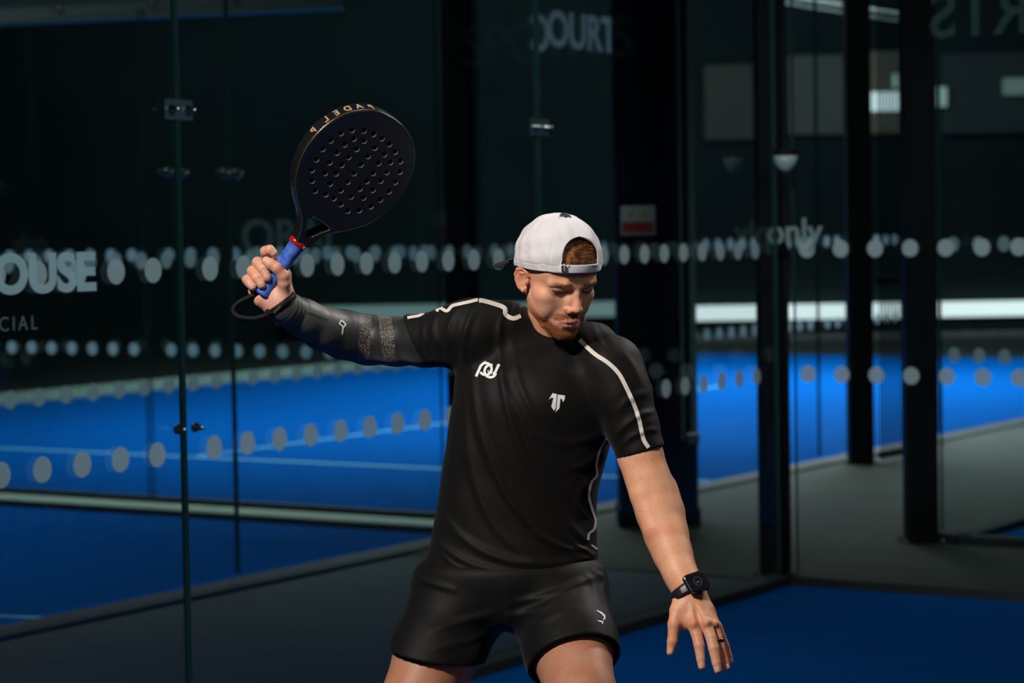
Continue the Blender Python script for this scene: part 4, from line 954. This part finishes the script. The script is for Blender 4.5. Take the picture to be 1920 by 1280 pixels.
# ------------------------------------------------------------------ fingernails
def nail(c, dirn, nrm, w, L_):
    d = unit(dirn); n = unit(nrm-d*(nrm@d)); x = np.cross(d, n); bm = bmesh.new(); g = []
    for i in range(7):
        row = []
        for j in range(7):
            a = (i/6-.5)*2; t = (j/6-.5)*2; wd = w*(1-.25*max(t, 0)**3)*(1-.3*max(-t, 0)**3)
            row.append(bm.verts.new(c+x*a*wd/2+d*t*L_/2*(1-.18*a*a)-n*(a*a)*w*.20+n*.0005))
        g.append(row)
    for i in range(6):
        for j in range(6): bm.faces.new((g[i][j], g[i+1][j], g[i+1][j+1], g[i][j+1]))
    ext = bmesh.ops.extrude_face_region(bm, geom=bm.faces[:]); vv = [e for e in ext['geom'] if isinstance(e, bmesh.types.BMVert)]
    bmesh.ops.translate(bm, verts=vv, vec=Vector(-n*.0012)); o = link('fingernail', bm_mesh('fingernail', bm, True), m_nail, body)
LB = bvh(VL, QL); RB = bvh(VR, QR)
def nail_on(bv, px, py, dx, dy, w, L_, off=0.0):
    r = cast(bv, px, py, 0)
    if r is None: return
    p, n = r; n = n if n@F < 0 else -n
    r2 = cast(bv, px+dx*3, py+dy*3, 0); dirn = (r2[0]-p) if r2 is not None and np.linalg.norm(r2[0]-p) < .012 else R*dx-U*dy
    nail(p-n*.0003, dirn, n, w, L_)
for a in [(1256, 1221, -.3, 1, 9), (1315.5, 1248, .1, 1, 8.5), (1346.5, 1255, .15, 1, 8.5), (1363.5, 1250, .35, .9, 8), (1370, 1239, .3, .95, 6.5)]: nail_on(LB, *a[:4], a[4]*s*1.15, .0098)
for a in [(501.5, 521, .45, .9, 9.5), (490, 535, .5, .85, 8.6), (472.5, 537, .5, .85, 7.6)]: nail_on(RB, *a[:4], a[4]*s*1.1, .0095)
# ------------------------------------------------------------------ watch and ring
wa = unit(M(1299, 1124, -.18)-M(1280, 1080, -.157)); wc = M(1290, 1109, -.172)
wn = unit(R*.42+U*.60-F*.80); wn = unit(wn-wa*(wn@wa)*.6); wx = unit(np.cross(wa, wn)); wx = unit(wx*math.cos(.14)-np.cross(wn, wx)*math.sin(.14)*(1 if (np.cross(wn, wx)@U) > 0 else -1)); wy_ = np.cross(wn, wx)
watch = empty('wristwatch', wc-base); watch.parent = person; watch['label'] = 'black square smartwatch with a dark strap'
def prect(c, X, Y, Nn, hx, hy, rr, z0, z1, n=8, ins=0):
    pts = []
    for cx, cy, a0 in ((1, 1, 0), (-1, 1, 90), (-1, -1, 180), (1, -1, 270)):
        for i in range(n+1):
            a = math.radians(a0+90*i/n); pts.append((cx*(hx-rr)+rr*math.cos(a), cy*(hy-rr)+rr*math.sin(a)))
    return [[c+X*x*k+Y*y*k+Nn*z for x, y in pts] for z, k in ((z0, 1-ins), (z0+(z1-z0)*.25, 1), (z0+(z1-z0)*.75, 1), (z1, 1-ins))]
def rloft(rings, name, mt, parent, smooth=False):
    bm = bmesh.new(); vs = [[bm.verts.new(p) for p in r] for r in rings]; n = len(vs[0])
    for a, b in zip(vs[:-1], vs[1:]):
        for i in range(n): bm.faces.new((a[i], a[(i+1) % n], b[(i+1) % n], b[i]))
    bm.faces.new(vs[0][::-1]); bm.faces.new(vs[-1]); return link(name, bm_mesh(name, bm, smooth), mt, parent)
m_wc = mat('watch_case', (.02, .02, .022), .28, metal=.7); m_wb = mat('watch_bezel', (.45, .42, .38), .2, metal=1); m_ws = mat('watch_glass', (.010, .012, .016), .08, coat=.6); m_wst = mat('watch_strap', (.012, .012, .013), .4)
wr_ = pxr(29.5, -.17); cT = wc+wn*(wr_+.0005)
rloft(prect(cT, wx, wy_, wn, .0245, .0205, .008, .0, .0095, ins=.08), 'case', m_wc, watch)
rloft(prect(cT, wx, wy_, wn, .0242, .0202, .008, .0088, .0108, ins=.02), 'bezel', m_wb, watch)
scr = rloft(prect(cT, wx, wy_, wn, .0220, .0180, .007, .0098, .0116, ins=.03), 'screen', m_ws, watch)
V_, F_ = tube_data([cT+wn*.0118+wx*.009*math.cos(t)+wa*.009*math.sin(t) for t in np.linspace(0, 2*PI, 40)[:-1]], .0003, 6, True); link('dial_ring', mesh_np('dial_ring', V_, F_), mat('dial', (.15, .17, .2), .4), scr)
for k, (a, L_) in enumerate(((.7, .006), (2.4, .007))):
    V_, F_ = tube_data([cT+wn*.012, cT+wn*.012+wx*L_*math.cos(a)+wa*L_*math.sin(a)], .0004, 6); link('watch_hand', mesh_np('watch_hand', V_, F_), mat('hand_%d' % k, (.3, .32, .36), .4), scr)
V_, F_ = tube_data([cT+wx*0+wa*.0195+wn*.005, cT+wa*.0225+wn*.005], .003, 12); link('crown', mesh_np('crown', V_, F_), m_wc, watch)
bm = bmesh.new(); rr_ = []
for i in range(48):
    a = 2*PI*i/48; dr = wn*math.cos(a)+wx*math.sin(a)*1.06; w_ = .0105 if abs(((a+PI) % (2*PI))-PI) > .9 else .0105+.003*(1-abs(((a+PI) % (2*PI))-PI)/.9)
    nt_ = .0006*(i % 3 == 0)
    rr_.append([bm.verts.new(wc+dr*(wr_+dz)+wa*w_*q_) for q_, dz in ((-1, -.002), (-1, .0022-nt_), (-.5, .003-nt_), (.5, .003-nt_), (1, .0022-nt_), (1, -.002))])
for i in range(48):
    for k in range(6): bm.faces.new((rr_[i][k], rr_[(i+1) % 48][k], rr_[(i+1) % 48][(k+1) % 6], rr_[i][(k+1) % 6]))
link('strap', bm_mesh('strap', bm, True), m_wst, watch)
p0, p1 = M(*Lf['ring'][1][:3]), M(*Lf['ring'][2][:3]); ra = unit(p1-p0); rc = lerp(p0, p1, .35); rx = unit(np.cross(ra, F)); ry = np.cross(ra, rx)
bm = bmesh.new(); rr_ = []; r0_ = pxr(8.95, -.21)
for i in range(40):
    a = 2*PI*i/40; dr = rx*math.cos(a)+ry*math.sin(a); rr_.append([bm.verts.new(rc+dr*(r0_+dz)+ra*q_) for q_, dz in ((-.0028, -.001), (-.0025, .0011), (.0025, .0011), (.0028, -.001))])
for i in range(40):
    for k in range(4): bm.faces.new((rr_[i][k], rr_[(i+1) % 40][k], rr_[(i+1) % 40][(k+1) % 4], rr_[i][(k+1) % 4]))
link('ring', bm_mesh('ring', bm, True), mat('dark_ring', (.05, .05, .05), .2, metal=1), person)
# ------------------------------------------------------------------ socks and shoes (below the frame)
m_sock = mat('white_sock', (.7, .7, .7), .8); m_shoe = mat('shoe_upper', (.75, .76, .78), .5); m_sole = mat('shoe_sole', (.08, .09, .1), .6)
for an in (ankR, ankL):
    Vx, Qx = surfnet([chain([an+Z3*.09, an, an-np.array([0, .06, .04])], [.043, .039, .036], .01, plane=[(an+Z3*.08, Z3)])], .004); link('sock', mesh_np('sock', Vx, Qx), m_sock, person)
    fl = np.array([an[0], an[1], 0]); gp = Prim(lambda P: (.028-P[:, 2]), fl, .4, .004, '*')
    Vx, Qx = surfnet([chain([fl+np.array([0, .035, .045]), fl+np.array([0, -.07, .05]), fl+np.array([0, -.19, .038])], [.042, .044, .036], .01, kk=.01), ell(fl+np.array([0, .0, .07]), (.045, .055, .045), None, .02), gp], .004)
    sh_ = link('shoe', mesh_np('shoe', Vx, Qx), m_shoe, person)
    bm = bmesh.new(); out_ = spline([(0, .08), (.034, .06), (.036, 0), (.044, -.1), (.042, -.18), (.02, -.232), (0, -.238), (-.02, -.232), (-.042, -.18), (-.042, -.1), (-.034, 0), (-.034, .06), (0, .08)], 48)[:-1]
    rloft([[fl+np.array([x, y, z+.012]) for x, y in out_] for z in (0.0015, .02)], 'sole', m_sole, sh_)
# ------------------------------------------------------------------ racket
dA = np.array([.537, .844]); dN = np.array([.844, -.537]); AX = unit((R*.592+U*.806)*.988-F*.15); th = math.radians(37)
NX = unit(np.cross(AX, np.cross(R*.806-U*.592, AX))); CX = unit(np.cross(NX, AX)); CX = CX if CX@F < 0 else -CX
WX = NX*math.cos(th)-CX*math.sin(th); NF = CX*math.cos(th)+NX*math.sin(th)          # lateral axis, front normal
RO = M(491, 551, -.012)
def K(w, a, y=0): return RO+(WX*w+AX*a+NF*y)*.001
racket = empty('padel_racket', RO)
tag(racket, 'black padel racket with blue grip and gold rim lettering held in his raised hand', 'racket')
half = spline([(16, 132), (21, 150), (38, 178), (70, 205), (99, 236), (117, 276), (123, 316), (117, 359), (98, 398), (68, 427), (36, 441), (0, 445)], 60)
outer = [tuple(p) for p in half]+[(-p[0], p[1]) for p in half[::-1][1:]]
cen = np.array([0, 310.])
def inset(pts, d):
    P = np.asarray(pts); T = np.roll(P, -1, 0)-np.roll(P, 1, 0); T /= np.linalg.norm(T, axis=1)[:, None]; Nn = np.stack([-T[:, 1], T[:, 0]], 1)
    sgn = 1 if ((cen-P)[len(P)//4]@Nn[len(P)//4]) > 0 else -1; return P+Nn*sgn*d
opening = spline([(0, 150), (9, 158), (20, 172), (30, 186), (22, 190), (0, 193), (-22, 190), (-30, 186), (-20, 172), (-9, 158), (0, 150)], 41)[:-1]
hp_ = [(668,178),(729,182),(610,195),(780,199),(557,233),(677,223),(731,234),(823,222),(862,252),(514,277),(629,254),(692,277),(787,270),(893,292),(482,331),(588,297),(649,320),(751,314),(837,305),(920,341),(459,386),(551,347),(614,361),(714,359),(806,351),(868,346),(527,403),(584,405),(678,404),(778,403),(849,398),(917,396),(459,443),(554,458),(645,449),(745,445),(817,443),(893,450),(475,495),(530,514),(610,492),(708,484),(776,491),(861,498),(572,534),(663,525),(727,531),(815,542),(609,565),(765,577),(645,600),(705,597)]
holes = []
for x, y in hp_:
    r_ = ray(x/2.7826+420, y/2.7826+180); o_ = K(0, 0, 18.5); h_ = CP+r_*(((o_-CP)@NF)/(r_@NF))-RO; holes.append((h_@WX*1000, h_@AX*1000))
T_ = 18.5
def face_mesh(y, flip):
    from mathutils.geometry import delaunay_2d_cdt
    bm = bmesh.new()
    loops = [inset(outer, 3.2), inset(opening, -2.0)]+[[(w_+6.1*math.cos(t), a+6.1*math.sin(t)) for t in np.linspace(0, 2*PI, 19)[:-1]] for w_, a in holes]
    pts = []; ed = []
    for lp in loops:
        o_ = len(pts); n_ = len(lp); pts += [Vector((float(p[0]), float(p[1]))) for p in lp]; ed += [(o_+i, o_+(i+1) % n_) for i in range(n_)]
    cv, ce, cf, *_r = delaunay_2d_cdt(pts, ed, [], 0, 1e-5)
    nv = [bm.verts.new((p.x, p.y, 0)) for p in cv]
    def inside(c, lp):
        r = False; n_ = len(lp); j = n_-1
        for i in range(n_):
            if (lp[i][1] > c[1]) != (lp[j][1] > c[1]) and c[0] < (lp[j][0]-lp[i][0])*(c[1]-lp[i][1])/(lp[j][1]-lp[i][1])+lp[i][0]: r = not r
            j = i
        return r
    for f in cf:
        c = (sum(cv[i].x for i in f)/len(f), sum(cv[i].y for i in f)/len(f))
        if not inside(c, loops[0]) or inside(c, loops[1]) or any((c[0]-w_)**2+(c[1]-a)**2 < 5.9**2 for w_, a in holes): continue
        bm.faces.new([nv[i] for i in f])
    for w in [w for w in bm.verts if not w.link_faces]: bm.verts.remove(w)
    for v_ in bm.verts: v_.co = Vector(K(v_.co.x, v_.co.y, y))
    bm.normal_update()
    for f in bm.faces:
        if (f.normal.dot(Vector(NF)) > 0) == flip: f.normal_flip()
    return bm
m_face = mat('carbon_face', (.006, .010, .018), .42, spec=.5); nt = m_face.node_tree; b = nt.nodes['Principled BSDF']
tc = nt.nodes.new('ShaderNodeTexCoord'); mp = nt.nodes.new('ShaderNodeMapping'); mp.vector_type = 'POINT'
Rm = Matrix([[*WX], [*AX], [*NF]]); eu = Rm.to_euler(); mp.inputs['Rotation'].default_value = eu; nt.links.new(tc.outputs['Object'], mp.inputs[0])
ck = nt.nodes.new('ShaderNodeTexChecker'); ck.inputs['Scale'].default_value = 230; ck.inputs[1].default_value = (.004, .006, .010, 1); ck.inputs[2].default_value = (.008, .015, .030, 1); nt.links.new(mp.outputs[0], ck.inputs[0]); nt.links.new(ck.outputs[0], b.inputs['Base Color'])
fr = link('front_face', bm_mesh('front_face', face_mesh(T_, False)), m_face, racket); link('rear_face', bm_mesh('rear_face', face_mesh(-T_, True)), m_face, racket)
m_rim = mat('gloss_black_rim', (.008, .008, .009), .3, coat=.2); m_rimgold = mat('rim_edge', (.35, .27, .20), .28, metal=.9)
bm = bmesh.new()
for base_l, sg in ((outer, 1), (opening, -1)):
    prof = [(-T_, 3.2 if sg > 0 else 2.0), (-T_+2.5, .6), (-T_+5, 0), (T_-5, 0), (T_-2.5, .6), (T_, 3.2 if sg > 0 else 2.0)]
    rg = [[bm.verts.new(K(p[0], p[1], y)) for p in inset(base_l, i*sg)] for y, i in prof]; n_ = len(rg[0])
    for a, b_ in zip(rg[:-1], rg[1:]):
        for i in range(n_): bm.faces.new((a[i], a[(i+1) % n_], b_[(i+1) % n_], b_[i]))
frame = link('frame', bm_mesh('frame', bm, True), m_rim, racket)
V_, F_ = tube_data([K(p[0], p[1], T_-1.6) for p in inset(outer, 1.3)], .0012, 6, True); link('edge_trim', mesh_np('edge_trim', V_, F_), m_rimgold, frame)
V_, F_ = tube_data([K(p[0], p[1], T_-1.0) for p in inset(opening, -.6)[3:24]], .0012, 6); link('throat_trim', mesh_np('throat_trim', V_, F_), m_rimgold, frame)
bm = bmesh.new()
for w_, a in holes:
    t_ = np.linspace(0, 2*PI, 19)[:-1]; A_ = [bm.verts.new(K(w_+6.1*math.cos(t), a+6.1*math.sin(t), T_)) for t in t_]; B_ = [bm.verts.new(K(w_+6.1*math.cos(t), a+6.1*math.sin(t), -T_)) for t in t_]
    for i in range(18): bm.faces.new((A_[i], A_[(i+1) % 18], B_[(i+1) % 18], B_[i]))
me = bpy.data.meshes.new('drilled_holes'); bm.to_mesh(me); bm.free(); me.polygons.foreach_set('use_smooth', np.ones(len(me.polygons), bool))
link('drilled_holes', me, mat('foam_core', (.26, .20, .14), .7), racket)
# dark diagonal mark printed on the face
def kpoly(name, polys, mt, y, parent):
    bm = bmesh.new()
    for p in polys:
        vs = [bm.verts.new(K(a, b_, y)) for a, b_ in p]; bm.faces.new(vs)
    me = bm_mesh(name, bm); return link(name, me, mt, parent)
# grip
gp_ = [(0, 17.5), (3, 19.5), (10, 18.0), (25, 15.5), (60, 15.5), (100, 16.0), (122, 17.5), (127, 17.0)]
rings = []
for j, (a, r_) in enumerate([tuple(x) for x in spline(gp_, 60)]):
    ring_ = []
    for i in range(40):
        t = 2*PI*i/40; wv = .5*max(0, math.cos((a/17-t/(2*PI))*2*PI))**6
        ring_.append(K((r_+wv)*.95*math.cos(t), a, (r_+wv)*1.0*math.sin(t)))
    rings.append(ring_)
m_grip = mat('blue_overgrip', (.015, .085, .50), .55, noise=(60, (.09, .20, .66), .42, .66), bump=(500, .3, .001))
grip = rloft(rings, 'grip', m_grip, racket, True); grip['label'] = 'blue wrapped overgrip'
m_red = mat('red_collar', (.42, .01, .015), .25, coat=.4)
rloft([[K(r_*math.cos(t)*1.05, a, r_*math.sin(t)*1.02) for t in np.linspace(0, 2*PI, 41)[:-1]] for a, r_ in ((123, 17.5), (124.5, 19.2), (132, 19.6), (134, 18.2))], 'collar', m_red, racket, True)
for i in range(5): link('collar_print', mesh_np('cp', *tube_data([K((20.8)*math.cos(1.35-i*.09), 126, 20*math.sin(1.35-i*.09)), K(20.8*math.cos(1.33-i*.09), 131, 20*math.sin(1.33-i*.09))], .0006, 6)), m_white, racket)
# throat block joining handle to frame
rloft([[K(x*math.cos(t), a, y*math.sin(t)) for t in np.linspace(0, 2*PI, 33)[:-1]] for a, x, y in ((130, 15, 16.5), (138, 16, 17), (144, 14, 14))], 'throat', m_rim, racket, True)
# rim lettering, wrapped on the outside of the frame; front edge is the foot of the letters
P = np.array(outer); seg = np.linalg.norm(np.roll(P, -1, 0)-P, axis=1); cum = np.concatenate([[0], np.cumsum(seg)])
def rim_pt(sv):
    i = int(np.searchsorted(cum, sv)-1); i = max(0, min(i, len(P)-2)); t = (sv-cum[i])/seg[i]; p = P[i]*(1-t)+P[i+1]*t; d = (P[i+1]-P[i])/seg[i]; return p, d
m_gold = mat('gold_print', (.75, .50, .26), .35, metal=.4)
def nearest_s(px, py):
    best = None
    for k in range(len(P)-1):
        x, y = proj(K(P[k][0], P[k][1], 0)); dd = math.hypot(x-px, y-py)
        if best is None or dd < best[0]: best = (dd, cum[k])
    return best[1]
for ch, (px0, py0) in (('P', (693, 199)), ('A', (671, 201)), ('D', (648, 203)), ('E', (626, 210)), ('L', (606, 220)), ('P', (583, 243))):
    me = text_mesh(ch, 21, .3, .4); n_ = len(me.vertices); c3 = np.empty(n_*3, np.float32); me.vertices.foreach_get('co', c3); c3 = c3.reshape(-1, 3); wd = c3[:, 0].max()
    s0 = nearest_s(px0, py0); out3 = []
    for x, y, z in c3:
        p, d = rim_pt(s0+(x-wd/2)); nn = np.array([-d[1], d[0]]); nn = nn if nn@(p-cen) > 0 else -nn
        out3.append(K(p[0]+nn[0]*(.35+z), p[1]+nn[1]*(.35+z), 12-y*1.35-1))
    me.vertices.foreach_set('co', np.array(out3, np.float32).ravel()); me.update(); link('rim_letter', me, m_gold, frame)
# wrist cord: loop from the butt to the wrist band
V_, F_ = tube_data(spline([K(-2, 2, 0), M(470, 556, -.012), M(450, 566, -.012), M(438, 578, -.012), M(441, 590, -.015), M(456, 596, -.02), (M(478, 597, -.022)), M(497, 592, -.026), M(506, 588, -.03)], 60), [.0058]*60, 12)
m_cord = mat('black_cord', (.004, .004, .0045), .65, spec=.2, bump=(600, .3, .001)); cord = link('wrist_cord', mesh_np('wrist_cord', V_, F_), m_cord, racket)
ca = unit(M(531, 574, .005)-M(515, 553, 0)); cc_ = M(527.5, 570, .0); cx = unit(np.cross(ca, F)); cy = np.cross(ca, cx)
bm = bmesh.new(); rr_ = []; r0_ = pxr(30.0)
for i in range(48):
    a = 2*PI*i/48; dr = cx*math.cos(a)+cy*math.sin(a); rr_.append([bm.verts.new(cc_+dr*(r0_+dz)+ca*q_) for q_, dz in ((-.0075, -.003), (-.0065, .003), (.0065, .003), (.0075, -.003))])
for i in range(48):
    for k in range(4): bm.faces.new((rr_[i][k], rr_[(i+1) % 48][k], rr_[(i+1) % 48][(k+1) % 4], rr_[i][(k+1) % 4]))
link('wrist_band', bm_mesh('wrist_band', bm, True), m_cord, racket)
Vx, Qx = surfnet([C([(502, 584, -.028, 5), (508, 587, -.028, 4.5)], .002)], .001); link('cord_lock', mesh_np('cord_lock', Vx, Qx), m_cord, racket)
